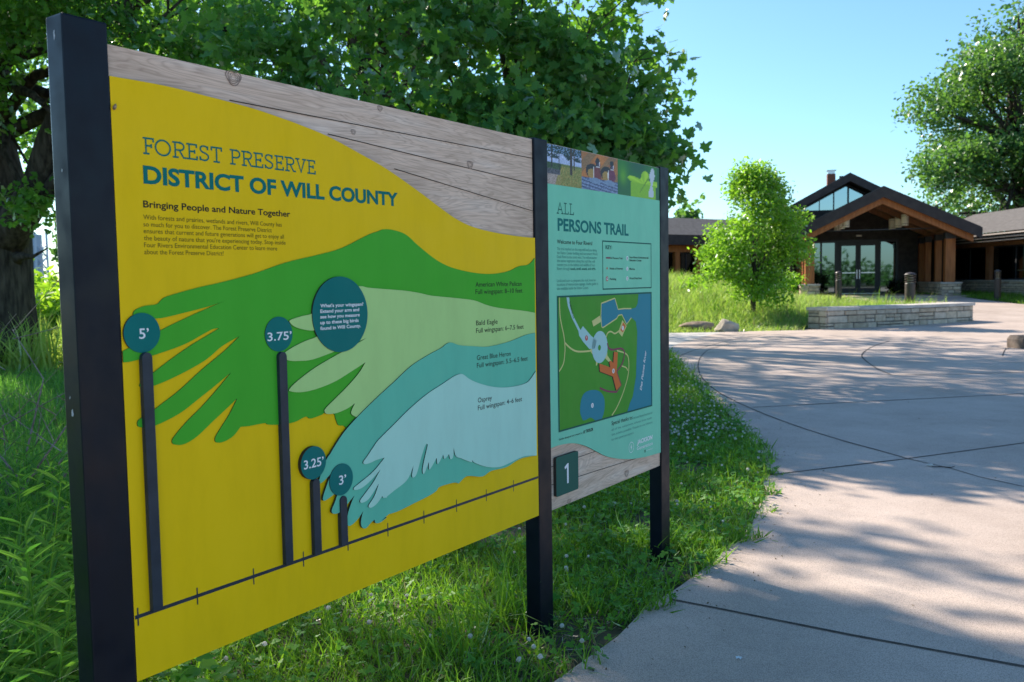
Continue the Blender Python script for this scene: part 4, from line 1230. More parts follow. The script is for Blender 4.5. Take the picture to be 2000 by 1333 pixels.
# young tree in the prairie mound
yb = gpt(1471, 590, .62)
YB = (yb.x, yb.y, zgf(yb.x, yb.y) - .02)
q = random.Random(9)
cl = []
for k in range(34):
    t = (k + .5) / 34
    z = .72 + 3.25 * t
    rr = (1.45 * math.sin(min(1, (t + .16) / .42) * math.pi / 2) * (1 - max(0, t - .34) / .80) ** .62)
    a = k * 2.4 + q.uniform(-.3, .3)
    cl.append(((YB[0] + rr * .62 * math.cos(a), YB[1] + rr * .62 * math.sin(a), YB[2] + z), (.44 * (1.2 - t * .5), .44 * (1.2 - t * .5), .42 * (1.15 - t * .3))))
for k in range(16):
    t = q.uniform(.05, .95); a = q.uniform(0, 6.283)
    rr = 1.5 * (1 - max(0, t - .2) / .95) * q.uniform(.85, 1.12)
    cl.append(((YB[0] + rr * math.cos(a), YB[1] + rr * math.sin(a), YB[2] + .8 + 3.2 * t), (.2, .2, .22)))
cl += [((YB[0] - .28, YB[1], YB[2] + 4.0), (.16, .16, .30)), ((YB[0] + .25, YB[1], YB[2] + 3.9), (.22, .2, .26)), ((YB[0] + 1.2, YB[1], YB[2] + 2.6), (.28, .25, .3)), ((YB[0] + 1.3, YB[1], YB[2] + 1.8), (.3, .3, .3)), ((YB[0] - 1.25, YB[1], YB[2] + 1.75), (.3, .3, .25))]
tree('young_tree', 'bright green young tree on the prairie mound left of the porch', 'tree', YB, cl, [(YB[0], YB[1], YB[2] - .1), (YB[0], YB[1], YB[2] + .6), (YB[0] + .03, YB[1], YB[2] + 2), (YB[0], YB[1], YB[2] + 3.7)], [.085, .07, .05, .012], OVAL, M['youngleaf'], M['bark2'], 91,
     [(YB[0], YB[1], YB[2] + .6), (YB[0], YB[1], YB[2] + 1.2), (YB[0], YB[1], YB[2] + 1.9), (YB[0], YB[1], YB[2] + 2.6)], .02, 6000, 6, .11, spread=.13, gap=-.06, gfr=3.5, tn=8, jit=.02, sub=2, up=.5)

# distant trees over the left wing's roof and in the meadow
for (bx, by, h, r, lab, sd) in [(8.6, 58, 7.6, 2.3, 'slim tree with open branches showing over the left wing roof', 12), (12.6, 62, 6.4, 1.7, 'small far tree just left of the young tree top', 13), (5.4, 60, 8.6, 2.6, 'far tree beside the right sign post above the roof', 14),
                                (-31, 64, 7, 3, 'far tree on the meadow edge beside the pale tower', 16), (-26.5, 62, 4.6, 2.2, 'low bushy far tree between trunk and left post', 17)]:
    q = random.Random(sd)
    cl = oak_clumps(q, bx, by, h * .38, h, r * .75, 11, r * .28, r * .5)
    tree('distant_tree', lab, 'tree', (bx, by, zgf(bx, by)), cl, [(bx, by, 0), (bx, by, h * .5), (bx + .1, by, h * .85)], [.16, .12, .05], BLOB, M['farleaf'], M['bark2'], 100 + sd, [(bx, by, h * .3), (bx, by, h * .5)], .06, 330, 6, .34, spread=.3, gap=-.2, gfr=1.6, tn=7, sub=2)

# ---------------------------------------------------------------- grass and ground cover
def scatter_blades(name, pos, h, w, mat, lean=.35, seed=1, label=None):
    q = np.random.default_rng(seed)
    n = len(pos)
    nr = q.normal(size=(n, 3)) * lean + np.array([0, 0, 1])
    B = rot_basis(nr, q.uniform(0, 6.28, n))
    V, F = instance(GB[0], GB[1], pos, B, np.column_stack([w, h * q.uniform(.5, 1.6, n), h]))
    o = np_mesh(name, V, F, mat)
    tag(o, label, None, None, 'stuff')
    return o
def on_lawn(x, y):
    ok = np.ones(len(x), bool)
    ey = np.interp(y, [p[1] for p in EDGE], [p[0] for p in EDGE])
    ok &= x < ey + .03 + .05 * np.sin(y * 14) + .03 * np.sin(y * 37)
    ok &= y < 15.05
    return ok
def pts_on(n, x0, x1, y0, y1, seed, cond=None, pat=None):
    q = np.random.default_rng(seed)
    x = q.uniform(x0, x1, n); y = q.uniform(y0, y1, n)
    k = cond(x, y) if cond else np.ones(n, bool)
    x, y = x[k], y[k]
    if pat is not None:
        p3 = np.column_stack([x, y, x * 0])
        k = smooth3(p3, pat[0], seed + 3) * .6 + q.normal(size=len(x)) * .25 > pat[1]
        x, y = x[k], y[k]
    return np.column_stack([x, y, zg(x, y)])
q = np.random.default_rng(2)
near = [pts_on(52000, -2.4, 1.2, .9, 4.2, 1, on_lawn), pts_on(52000, -2.2, 2.0, 4.0, 7.5, 2, on_lawn), pts_on(60000, -4, 3.0, 7.5, 15.2, 3, on_lawn)]
hh = [np.random.default_rng(5).uniform(.035, .105, len(near[0])), np.random.default_rng(6).uniform(.035, .095, len(near[1])), np.random.default_rng(7).uniform(.06, .14, len(near[2]))]
P_ = np.vstack(near); H_ = np.concatenate(hh)
kk = np.random.default_rng(3).random(len(P_))
bare = np.minimum(np.hypot(P_[:, 0] - .24, P_[:, 1] - 2.98) / .30, np.hypot((P_[:, 0] - .62), (P_[:, 1] - 3.72)) / .22)
kk = kk < np.clip(bare - .25, .06, 1)
kk &= smooth3(P_, 9, 17) > -.62
P_ = P_[kk]; H_ = H_[kk] * (1 + .3 * smooth3(P_, 4.0, 19))
scatter_blades('lawn_grass', P_, H_, np.random.default_rng(8).uniform(.0035, .0075, len(P_)) * (1 + P_[:, 1] * .06), M['grass'], .55, 9, 'short green lawn grass round the sign')
dp = pts_on(5200, -2.4, 2.4, .9, 8, 26, on_lawn)
q = np.random.default_rng(27)
scatter_blades('dry_blades', dp, q.uniform(.04, .10, len(dp)), q.uniform(.002, .0045, len(dp)), M['straw'], .9, 28, 'dry straw-coloured blades through the lawn')
# clover: three round leaflets on one tiny stalk
tv = []; tf = []
for k in range(3):
    a = 2 * math.pi * k / 3
    c = (.5 * math.cos(a), .5 * math.sin(a))
    b0 = len(tv)
    for i in range(7):
        t = 2 * math.pi * i / 7
        tv.append((c[0] + .46 * math.cos(t), c[1] + .46 * math.sin(t), .12 + .05 * math.cos(t * 2)))
    tf += [(b0, b0 + i, b0 + i + 1) for i in range(1, 6)]
b0 = len(tv); tv.append((0, 0, .05)); tf += [(b0, 0, 3), (b0, 7, 10), (b0, 14, 17)]
CLV = (np.array(tv), np.array(tf))
cp_ = np.vstack([pts_on(17000, -2.4, 1.2, .9, 4.2, 21, on_lawn, (3.1, .02)), pts_on(15000, -2, 2.0, 4, 7.5, 22, on_lawn, (2.2, .0)), pts_on(26000, -3, 3.0, 7, 15.2, 23, on_lawn, (1.6, -.1))])
q = np.random.default_rng(24)
n = len(cp_); cp_[:, 2] += q.uniform(.02, .085, n)
V, F = instance(CLV[0], CLV[1], cp_, rot_basis(q.normal(size=(n, 3)) * .35 + [0, 0, 1], q.uniform(0, 6.28, n)), q.uniform(.010, .020, n) * (1 + cp_[:, 1] * .03))
tag(np_mesh('clover_leaves', V, F, M['clover']), 'clover leaves spread through the lawn', None, None, 'stuff')
# white clover heads
fl = [(0, 0, 1)]
tv = np.array([(math.cos(a) * r, math.sin(a) * r, z) for r, z in ((.55, -.6), (1, 0), (.6, .75)) for a in np.linspace(0, 2 * math.pi, 7)[:-1]] + [(0, 0, -.8), (0, 0, 1)])
tf = []
for j in range(2):
    for i in range(6):
        a, b = j * 6 + i, j * 6 + (i + 1) % 6
        tf += [(a, b, b + 6), (a, b + 6, a + 6)]
tf += [(18, (i + 1) % 6, i) for i in range(6)] + [(19, 12 + i, 12 + (i + 1) % 6) for i in range(6)]
fp = np.vstack([pts_on(420, -2.4, 1.2, .9, 4.6, 31, on_lawn, (2.5, .0)), pts_on(700, -1.5, 2.0, 4.6, 7.5, 32, on_lawn, (1.7, .0)), pts_on(2600, 0, 3.0, 6.5, 13, 33, on_lawn, (1.2, -.2))])
q = np.random.default_rng(34); n = len(fp); fp[:, 2] += q.uniform(.06, .12, n)
V, F = instance(tv, np.array(tf), fp, rot_basis(q.normal(size=(n, 3)) * .2 + [0, 0, 1], q.uniform(0, 6.28, n)), q.uniform(.006, .0105, n) * (1 + np.maximum(0, fp[:, 1] - 5) * .05))
tag(np_mesh('clover_flowers', V, F, M['flower']), 'white clover flowers dotted over the lawn', None, None, 'stuff')

# tall weeds left of the sign
wl = lambda x, y: x < -1.30 - (y - 1.6) * .30 - .1 * np.sin(y * 5)
wp = np.vstack([pts_on(30000, -5.0, -.9, 1.3, 5.5, 41, wl), pts_on(26000, -9, -1.5, 5.5, 12.5, 42, wl)])
q = np.random.default_rng(43)
hgt_ = q.uniform(.22, .62, len(wp)) * (1 + .35 * smooth3(wp, 1.6, 5)) * np.where(wp[:, 1] > 4.6, .55, 1)
scatter_blades('weed_grass', wp, hgt_, q.uniform(.005, .011, len(wp)), M['weed'], .30, 44, 'tall rough grass left of the sign')
# far bright meadow beyond the trunk
mp2 = np.vstack([pts_on(30000, -22, -3.5, 13.2, 24, 45), pts_on(26000, -45, -3, 24, 60, 46)])
q = np.random.default_rng(47)
scatter_blades('meadow_grass', mp2, q.uniform(.35, .9, len(mp2)), q.uniform(.02, .05, len(mp2)), M['prairie'], .3, 48, 'sunlit meadow behind the old oak')
# prairie mound in front of the left wing
pm = pts_on(70000, 1.0, 12.2, 20.6, 36, 51, lambda x, y: ~((x > 6.9) & (y < 21.0 + (x - 7.3) * .48 + .75)) & (y > 20.5 + .0 * x))
q = np.random.default_rng(52)
hm = np.where((pm[:, 0] > 9.6) & (pm[:, 1] > 28), .35, 1) * q.uniform(.12, .40, len(pm)) * (.35 + .9 * sstep((pm[:, 1] - 21) / 2.5)) * (1 + .4 * smooth3(pm, 2.3, 9))
scatter_blades('prairie_grass', pm, hm, q.uniform(.010, .022, len(pm)), M['prairie'], .35, 53, 'long sunlit prairie grass on the mound')
for (n_, mk, sd, lab) in [(14000, 'grass', 61, 'darker green tufts through the prairie mound'), (5000, 'straw', 63, 'dry stalks standing in the prairie mound')]:
    p2 = pts_on(n_, 1.0, 12.2, 20.6, 34, sd, lambda x, y: ~((x > 6.9) & (y < 21.0 + (x - 7.3) * .48 + .75)) & ~((x > 9.4) & (y > 28)), (1.3, -.05))
    scatter_blades('mound_blades', p2, np.random.default_rng(sd + 1).uniform(.15, .5, len(p2)) * (.35 + .9 * sstep((p2[:, 1] - 21) / 2.5)), np.random.default_rng(sd + 2).uniform(.008, .02, len(p2)), M[mk], .4, sd, lab)
# lawn at right below the right wing
rp = pts_on(9000, 16.4, 20, 25.5, 36, 55, lambda x, y: x > 16.5)
scatter_blades('wing_grass', rp, np.random.default_rng(56).uniform(.08, .2, len(rp)), np.random.default_rng(57).uniform(.012, .02, len(rp)), M['grass'], .4, 58, 'short grass below the right wing windows')

# leafy weeds (each a plant of its own) at the foot of the left post
def weed_plant(name, base, h, n_st, seed, mat, label, cat, leaf=(.012, .16), group=None, stem='weed'):
    root = empty(name, base, 0, label, cat, group)
    q = random.Random(seed)
    st = MB(); LV = []; LF = []; off = 0
    for k in range(n_st):
        a = q.uniform(0, 6.28); sp = q.uniform(0, .12)
        b = Vector((sp * math.cos(a), sp * math.sin(a), -.02))
        tip = b + Vector((math.cos(a) * h * .25 * q.random(), math.sin(a) * h * .25 * q.random(), h * q.uniform(.7, 1.05)))
        st.tube([b, b.lerp(tip, .5) + Vector((0, 0, .02)), tip], [.0035, .003, .0015], 5, cap=False)
        m_ = int(h * 34)
        t = np.linspace(.18, 1, m_)
        pos = np.array([b.lerp(tip, float(v)) for v in t])
        ang = np.arange(m_) * 2.4 + q.random() * 6
        elev = .5
        nr = np.column_stack([-np.cos(ang) * math.sin(elev), -np.sin(ang) * math.sin(elev), np.full(m_, math.cos(elev))])
        y_ = np.column_stack([np.cos(ang) * math.cos(elev), np.sin(ang) * math.cos(elev), np.full(m_, math.sin(elev))])
        x_ = np.cross(y_, nr)
        Bm = np.stack([x_, y_, nr], 2)
        ln = leaf[1] * (1.1 - .55 * t) * np.array([q.uniform(.7, 1.2) for _ in range(m_)])
        V, F = instance(OVAL[0], OVAL[1], pos, Bm, np.column_stack([ln * leaf[0] / leaf[1] * 4.2, ln, ln]))
        LV.append(V); LF.append(F + off); off += len(V)
    st.build('stems', M[stem], root)
    np_mesh('leaves', np.vstack(LV), np.vstack(LF), mat, root)
    return root
for (px, py, Y, h, ns, sd, lab) in [(48, 1060, 2.55, .72, 5, 1, 'tall narrow-leaved weed at the far left edge of the picture'), (118, 1000, 2.9, .55, 5, 2, 'bright leafy weed just left of the left sign post'), (90, 1150, 2.5, .45, 5, 3, 'dark leafy weed low beside the left sign post'), (20, 950, 3.4, .75, 6, 4, 'tall grassy weed behind the far left weed'), (70, 1010, 2.3, .62, 6, 5, 'lush weed with drooping leaves between the tall weed and the post'), (10, 1120, 2.2, .5, 6, 6, 'low dark weed at the very left edge'), (135, 940, 3.6, .62, 6, 7, 'sunlit weed rising right behind the left sign post'), (60, 900, 4.2, .6, 6, 8, 'weed among the grass below the bare twigs')]:
    p = at(px, py, Y)
    weed_plant('weed_plant', (p.x, Y, 0), h, ns, sd, M['weed'], lab, 'weed', group='weeds left of the sign')
# low broad leaves at the foot of the weeds
lw = pts_on(2600, -2.2, -.55, 1.25, 2.6, 61, lambda x, y: x < -.70 - (y - 1.6) * .15)
q = np.random.default_rng(62); lw[:, 2] += q.uniform(.02, .16, len(lw))
V, F = instance(BLOB[0], BLOB[1], lw, rot_basis(q.normal(size=(len(lw), 3)) * .4 + [0, 0, 1], q.uniform(0, 6.28, len(lw))), q.uniform(.025, .06, len(lw)))
tag(np_mesh('ground_ivy', V, F, M['clover']), 'low broad leaved ground cover left of the sign', None, None, 'stuff')

# bare twiggy shrub in front of the oak trunk
tw = MB(); q = random.Random(3)
tb = at(66, 830, 4.3)
for k in range(11):
    a = q.uniform(0, 6.28); h = q.uniform(.45, 1.1)
    p0 = Vector((q.uniform(-.25, .25), q.uniform(-.2, .2), 0))
    p1 = p0 + Vector((q.uniform(-.2, .2), q.uniform(-.15, .15), h * .4)); p2 = p1 + Vector((q.uniform(-.35, .4), q.uniform(-.2, .2), h * .4)); p3 = p2 + Vector((q.uniform(-.35, .45), q.uniform(-.2, .2), h * .25))
    tw.tube([p0, p1, p2, p3], [.008, .006, .004, .002], 5, cap=False)
    for _ in range(3):
        s0 = p1.lerp(p3, q.random()); tw.tube([s0, s0 + Vector((q.uniform(-.3, .3), q.uniform(-.2, .2), q.uniform(.05, .3)))], [.0028, .001], 4, cap=False)
o = tw.build('bare_shrub', noise_mat('grey_twig', (.12, .10, .09), (.28, .25, .23), 30), None)
o.location = (tb.x, 4.3, 0); tag(o, 'leafless grey twiggy shrub in the tall grass below the oak trunk', 'shrub')
# tufts of long grass by the middle and right posts
def tuft(base, n, h, seed, label, mat='grass'):
    q = np.random.default_rng(seed)
    P2 = np.column_stack([q.normal(0, .045, n), q.normal(0, .045, n), np.full(n, -.01)])
    nr = np.column_stack([P2[:, 0] * 9, P2[:, 1] * 9, np.ones(n)]) + q.normal(size=(n, 3)) * .25
    V, F = instance(GB[0], GB[1], P2, rot_basis(nr, q.uniform(0, 6.28, n)), np.column_stack([q.uniform(.005, .010, n), h * q.uniform(.5, 1.5, n), h * q.uniform(.5, 1.1, n)]))
    o = np_mesh('grass_tuft', V, F, M[mat]); o.location = base
    tag(o, label, 'grass tuft', 'tufts of long grass round the posts')
for (px, py, n, h, sd, lab) in [(985, 1215, 60, .30, 1, 'long arching grass tuft left of the middle sign post'), (1275, 1075, 50, .2, 2, 'grass tuft at the foot of the right sign post'), (1140, 1190, 60, .14, 3, 'pale grass tuft between the two right posts near the concrete'),
                                (900, 1290, 45, .22, 4, 'grass tuft at the bottom edge below the yellow board'), (1250, 1120, 45, .13, 5, 'short tuft on the concrete edge before the right post'), (1060, 1100, 50, .17, 6, 'tuft in the sun behind the middle post')]:
    p = gpt(px, py); tuft((p.x, p.y, 0), n, h, sd, lab)
# straw and dry bits near the middle post
sp = pts_on(900, -.25, .75, 2.45, 3.75, 71, lambda x, y: on_lawn(x, y) & (np.hypot(x - .25, y - 3.0) < .42))
q = np.random.default_rng(72); nn_ = len(sp); sp[:, 2] += .012
V, F = instance(GB[0], GB[1], sp, rot_basis(q.normal(size=(nn_, 3)) * np.array([1, 1, .12]), q.uniform(0, 6.28, nn_)), np.column_stack([np.full(nn_, .003), q.uniform(.02, .05, nn_), q.uniform(.03, .09, nn_)]))
tag(np_mesh('dry_straw', V, F, M['straw']), 'dry straw on the bare soil by the middle post', None, None, 'stuff')

# ---------------------------------------------------------------- seat wall
M['stone'] = new_mat('limestone', (.4, .37, .33), .85, .25)
def stone_mat():
    m = M['stone']
    geo = N(m, 'ShaderNodeNewGeometry')
    c = ramp(m, geo.outputs['Random Per Island'], [(0, (.46, .38, .30)), (.3, (.66, .54, .42)), (.55, (.50, .39, .28)), (.8, (.72, .58, .43)), (1, (.55, .48, .40))])
    tc = N(m, 'ShaderNodeTexCoord'); n = N(m, 'ShaderNodeTexNoise', Scale=9, Detail=8); L(m, tc.outputs['Object'], n.inputs['Vector'])
    k = ramp(m, n.outputs[0], [(.3, (.72, .7, .68)), (.65, (1.06, 1.05, 1.04))])
    mx = N(m, 'ShaderNodeMix', data_type='RGBA', blend_type='MULTIPLY'); mx.inputs[0].default_value = 1
    L(m, c, mx.inputs[6]); L(m, k, mx.inputs[7]); L(m, mx.outputs[2], bsdf(m).inputs['Base Color'])
    bp = N(m, 'ShaderNodeBump', Strength=.6, Distance=.02); L(m, n.outputs[0], bp.inputs['Height']); L(m, bp.outputs[0], bsdf(m).inputs['Normal'])
stone_mat()
M['mortar'] = noise_mat('mortar', (.10, .088, .078), (.16, .145, .13), 12)
M['capstone'] = noise_mat('capstone', (.46, .41, .37), (.62, .56, .50), 5, .85, bump=.5)
def ashlar(mb, length, height, fn, seed, course=(.09, .17), lens=(.16, .5), depth=.05):
    """stones on the face y=0 of a wall, x along, z up; fn maps to the thing's frame"""
    q = random.Random(seed)
    z = 0
    while z < height - .02:
        h = min(q.uniform(*course), height - z)
        if height - z - h < .06: h = height - z
        x = 0
        while x < length - .01:
            l = min(q.uniform(*lens), length - x)
            if length - x - l < .10: l = length - x
            g = .007; o = q.uniform(-.006, .012)
            split = h > .13 and q.random() < .4
            for (za_, zb_) in ([(z, z + h * .5), (z + h * .5, z + h)] if split else [(z, z + h)]):
                j = lambda: q.uniform(-.006, .006)
                x0, x1, z0, z1 = x + g, x + l - g, za_ + g, zb_ - g
                vs = [(x0 + j(), -.001, z0 + j()), (x1 + j(), -.001, z0 + j()), (x1 + j(), -.001, z1 + j()), (x0 + j(), -.001, z1 + j())]
                b_ = .012
                fs = [(x0 + b_, -.022 - o, z0 + b_), (x1 - b_, -.022 - o + j(), z0 + b_), (x1 - b_, -.022 - o + j(), z1 - b_), (x0 + b_, -.022 - o, z1 - b_)]
                mb.add([fn(*p) for p in vs + fs], [(4, 5, 6, 7), (0, 1, 5, 4), (1, 2, 6, 5), (2, 3, 7, 6), (3, 0, 4, 7)])
            x += l
        z += h
WA = Vector((7.52, 20.98, 0)); WB = Vector((12.05, 23.0, 0))
wd = (WB - WA); WLn = wd.length; wd.normalize(); wn_ = Vector((-wd.y, wd.x, 0))
wall = empty('seat_wall', WA, 0, 'low curved limestone seat wall with pale capstones on the plaza', 'wall')
bow = lambda x: -.16 * math.sin(math.pi * max(0, min(1, x / WLn)))
def wf(x, y, z):
    p = wd * x + wn_ * (y - bow(x) * -1)
    g = zgf(WA.x + wd.x * min(x, WLn), WA.y + wd.y * min(x, WLn)) if z <= .001 else 0
    return (p.x, p.y, z)
core = MB(); nseg = 16; HW = .53
for i in range(nseg):
    a_, b_ = WLn * i / nseg, WLn * (i + 1) / nseg
    core.box((a_, .0, -.2), (b_, .62, HW - .075), wf)
core.build('wall_core', M['mortar'], wall)
stn = MB()
ashlar(stn, WLn, HW - .075, wf, 4, (.12, .25), (.14, .62))
ashlar(stn, .62, HW - .075, lambda x, y, z: wf(y + .001, .62 - x, z), 5)
ashlar(stn, .62, HW - .075, lambda x, y, z: wf(WLn - y - .001, x, z), 6)
ashlar(stn, WLn, HW - .075, lambda x, y, z: wf(WLn - x, .62 - y, z), 7)
stn.build('stone_face', M['stone'], wall)
cap = MB()
edges = [0, .9, 1.8, 2.6, 3.4, 4.2, WLn]
for a_, b_ in zip(edges, edges[1:]):
    for t in range(3):
        u0 = a_ + (b_ - a_) * t / 3 + (.004 if t == 0 else 0); u1 = a_ + (b_ - a_) * (t + 1) / 3 - (.004 if t == 2 else 0)
        u0 = u0 - .04 if a_ == 0 and t == 0 else u0; u1 = u1 + .04 if b_ == WLn and t == 2 else u1
        vs = [wf(x, y, z) for z in (HW - .074, HW) for x, y in ((u0, -.045), (u1, -.045), (u1, .665), (u0, .665))]
        cap.add(vs, [(3, 2, 1, 0), (4, 5, 6, 7), (0, 1, 5, 4), (1, 2, 6, 5), (2, 3, 7, 6), (3, 0, 4, 7)])
cap.build('capstone', M['capstone'], wall)

# ---------------------------------------------------------------- bollard lights
M['bronze'] = noise_mat('bronze_paint', (.035, .024, .02), (.06, .042, .034), 10, .5, spec=.5)
def bollard(loc, r, h, label):
    root = empty('bollard_light', loc, 0, label, 'bollard', 'bollard lights by the porch')
    b = MB(); b.lathe([(r * 1.0, -.1), (r, .0), (r, h * .70), (r * .9, h * .72)], 24); b.build('post', M['bronze'], root)
    c = MB(); c.lathe([(r * .62, h * .72), (r * .62, h * .93)], 18); c.build('lamp_core', new_mat('frosted_lens', (.45, .43, .4), .4), root)
    for k in range(3):
        z = h * (.755 + k * .062)
        l = MB(); l.lathe([(r * .66, z), (r * 1.06, z - h * .012), (r * 1.12, z + h * .006), (r * .72, z + h * .03)], 24); l.build('louvre', M['bronze'], root)
    t_ = MB(); t_.lathe([(r * 1.1, h * .925), (r * 1.16, h * .938), (r * .9, h * .975), (r * .3, h * 1.0), (.004, h * 1.003)], 24); t_.build('dome_cap', M['bronze'], root)
for (px, Y, r, h, lab) in [(1638, 30.5, .10, 1.09, 'slim bronze bollard light before the left porch pier'), (1777.5, 27, .15, 1.17, 'widest bronze bollard light standing behind the seat wall'), (1948.5, 30.5, .105, 1.05, 'bronze bollard light before the right wing windows')]:
    x = at(px, 560, Y).x
    bollard((x, Y, zgf(x, Y)), r, h, lab)

# ---------------------------------------------------------------- boulders, edge block, litter
def boulder(loc, size, seed, label, c1, c2):
    q = np.random.default_rng(seed)
    bm = bmesh.new(); bmesh.ops.create_icosphere(bm, subdivisions=4, radius=1)
    P3 = np.array([v.co for v in bm.verts])
    d = .17 * smooth3(P3, 2.1, seed) + .10 * smooth3(P3, 5, seed + 1) + .05 * smooth3(P3, 13, seed + 2)
    pl_ = q.normal(size=(7, 3)); pl_ /= np.linalg.norm(pl_, axis=1, keepdims=True)
    for v, k in zip(bm.verts, d):
        p = np.array(v.co) * (1 + k)
        for n_ in pl_:
            t_ = p @ n_
            if t_ > .72: p = p - n_ * (t_ - .72)
        v.co = (p[0] * size[0], p[1] * size[1], p[2] * size[2])
    me = bpy.data.meshes.new('boulder'); bm.to_mesh(me); bm.free()
    o = link('boulder', me, noise_mat('boulder_stone', c1, c2, 4, .9, bump=.8), None, True)
    o.location = loc; tag(o, label, 'boulder')
b1 = gpt(1370, 648); b2 = gpt(1424, 650)
boulder((b1.x, b1.y + .25, .06), (.50, .36, .17), 3, 'flat brown boulder on the grass edge, left of the pale one', (.15, .11, .08), (.36, .27, .19))
boulder((b2.x, b2.y + .2, .08), (.30, .26, .27), 8, 'pale angular boulder on the grass edge nearest the seat wall', (.28, .24, .20), (.54, .46, .37))
bl = gpt(1978, 685)
blk = MB(); blk.prism([(0, -.05), (1.6, -.05), (1.6, .23), (.05, .23), (.0, .17)], 0, .4)
o = blk.build('stone_block', noise_mat('brown_stone', (.09, .066, .052), (.17, .13, .105), 6, .85, bump=.4), None, bevel=.012); o.location = (bl.x + .16, bl.y, 0); o.rotation_euler = (0, 0, .1)
tag(o, 'low brownish stone block at the right edge of the plaza', 'stone block')
# fallen flower and twig on the concrete
pf = gpt(1443, 1287, PZ); pm_ = MB()
for k in range(5):
    a = 2 * math.pi * k / 5
    pm_.add([(0, 0, .004), (.009 * math.cos(a - .5), .009 * math.sin(a - .5), .006), (.013 * math.cos(a), .013 * math.sin(a), .003), (.009 * math.cos(a + .5), .009 * math.sin(a + .5), .006)], [(0, 1, 2, 3)])
o = pm_.build('fallen_flower', M['white'], None); o.location = (pf.x, pf.y, PZ); tag(o, 'tiny white flower fallen on the concrete near the bottom edge', 'flower')
pf = gpt(1840, 914, PZ); tm = MB(); tm.tube([(-.1, .02, .008), (0, 0, .012), (.08, -.03, .008), (.13, -.01, .016)], [.004, .006, .005, .003], 6)
o = tm.build('fallen_twig', M['bark2'], None); o.scale = (.6, .6, .6); o.location = (pf.x, pf.y, PZ); tag(o, 'small dry twig lying on the concrete', 'twig')
pf = gpt(1816, 911, PZ)
bm = bmesh.new(); bmesh.ops.create_icosphere(bm, subdivisions=2, radius=.016)
for v in bm.verts: v.co.x *= 1.4; v.co.z *= .6
me = bpy.data.meshes.new('pebble'); bm.to_mesh(me); bm.free()
o = link('pebble', me, M['capstone'], None, True); o.location = (pf.x, pf.y, PZ + .008); tag(o, 'pale pebble beside the fallen twig', 'pebble')

# bits of leaf, seed and grit blown along the edge of the concrete
q = np.random.default_rng(91)
yy = q.uniform(2.6, 15, 700) ** 1.0; xx = np.interp(yy, [p[1] for p in EDGE], [p[0] for p in EDGE]) + np.abs(q.normal(0, .16, 700)) * (1 + yy * .08) - .02
y2 = q.uniform(2.2, 12, 160); x2 = np.interp(y2, [p[1] for p in EDGE], [p[0] for p in EDGE]) + q.uniform(.1, 5, 160)
lp_ = np.column_stack([np.concatenate([xx, x2]), np.concatenate([yy, y2]), np.full(860, PZ + .004)])
V, F = instance(OVAL[0], OVAL[1], lp_, rot_basis(q.normal(size=(860, 3)) * .25 + [0, 0, 1], q.uniform(0, 6.28, 860)), q.uniform(.004, .016, 860))
tag(np_mesh('leaf_litter', V, F, M['litter']), 'crumbs of dry leaf along the concrete edge', None, None, 'stuff')

# ---------------------------------------------------------------- visitor center
M['cedar'] = noise_mat('orange_cedar', (.30, .095, .025), (.44, .155, .045), 3, .55, stretch=(6, 6, .6), spec=.35)
M['cedar_d'] = noise_mat('brown_cedar', (.20, .085, .038), (.29, .125, .058), 3, .6, stretch=(6, 6, .6))
M['fascia'] = noise_mat('dark_fascia', (.035, .026, .026), (.055, .042, .04), 5, .6)
M['siding'] = noise_mat('dark_siding', (.038, .032, .032), (.065, .055, .052), 6, .7)
M['soffit'] = noise_mat('soffit', (.14, .075, .045), (.21, .115, .07), 4, .7)
M['metal'] = new_mat('bronze_frame', (.02, .022, .028), .45, .5)
M['louvre'] = new_mat('eave_strip', (.30, .26, .24), .6)
M['glass'] = new_mat('dark_glass', (.34, .42, .44), .02, .5, 1.0)
M['doorglass'] = new_mat('entrance_glass', (.17, .215, .23), .02, .5, 1.0)
M['wingglass'] = new_mat('wing_glass', (.05, .065, .07), .03, .5, 1.0)
M['steel'] = new_mat('brushed_steel', (.6, .6, .62), .3, .5, 1.0)
M['lampglass'] = new_mat('lamp_paper', (.88, .80, .66), .6)
M['brick'] = noise_mat('brick', (.13, .05, .032), (.22, .085, .05), 12)
def shingle():
    m = new_mat('asphalt_shingle', (.1, .09, .085), .9, .2)
    tc = N(m, 'ShaderNodeTexCoord'); n = N(m, 'ShaderNodeTexNoise', Scale=7, Detail=8, Roughness=.7)
    L(m, tc.outputs['Object'], n.inputs['Vector'])
    L(m, ramp(m, n.outputs[0], [(.3, (.075, .066, .062)), (.7, (.17, .155, .145))]), bsdf(m).inputs['Base Color'])
    return m
M['shingle'] = shingle()
E_ = Vector((.973, -.231, 0)); G_ = Vector((.231, .973, 0)); PO = Vector((14.10, 33.91, 0))
vc = empty('visitor_center', (PO.x, PO.y, .47), 0, 'timber visitor center with gabled porch, clerestory and stone piers', 'building')
VB = Vector((PO.x, PO.y, .47))
def pf_(u, w, z):
    p = PO + E_ * u + G_ * w
    return (p.x - VB.x, p.y - VB.y, z - VB.z)
def part(name, mat, boxes, par=None, fn=pf_, bevel=0):
    mb = MB()
    for a, b in boxes: mb.box(a, b, fn)
    return mb.build(name, mat, par or vc, bevel=bevel)
FZ = .47
# porch floor
part('porch_floor', M['pave'], [((-3.0, -.9, .2), (3.0, 5.0, FZ + .03))])
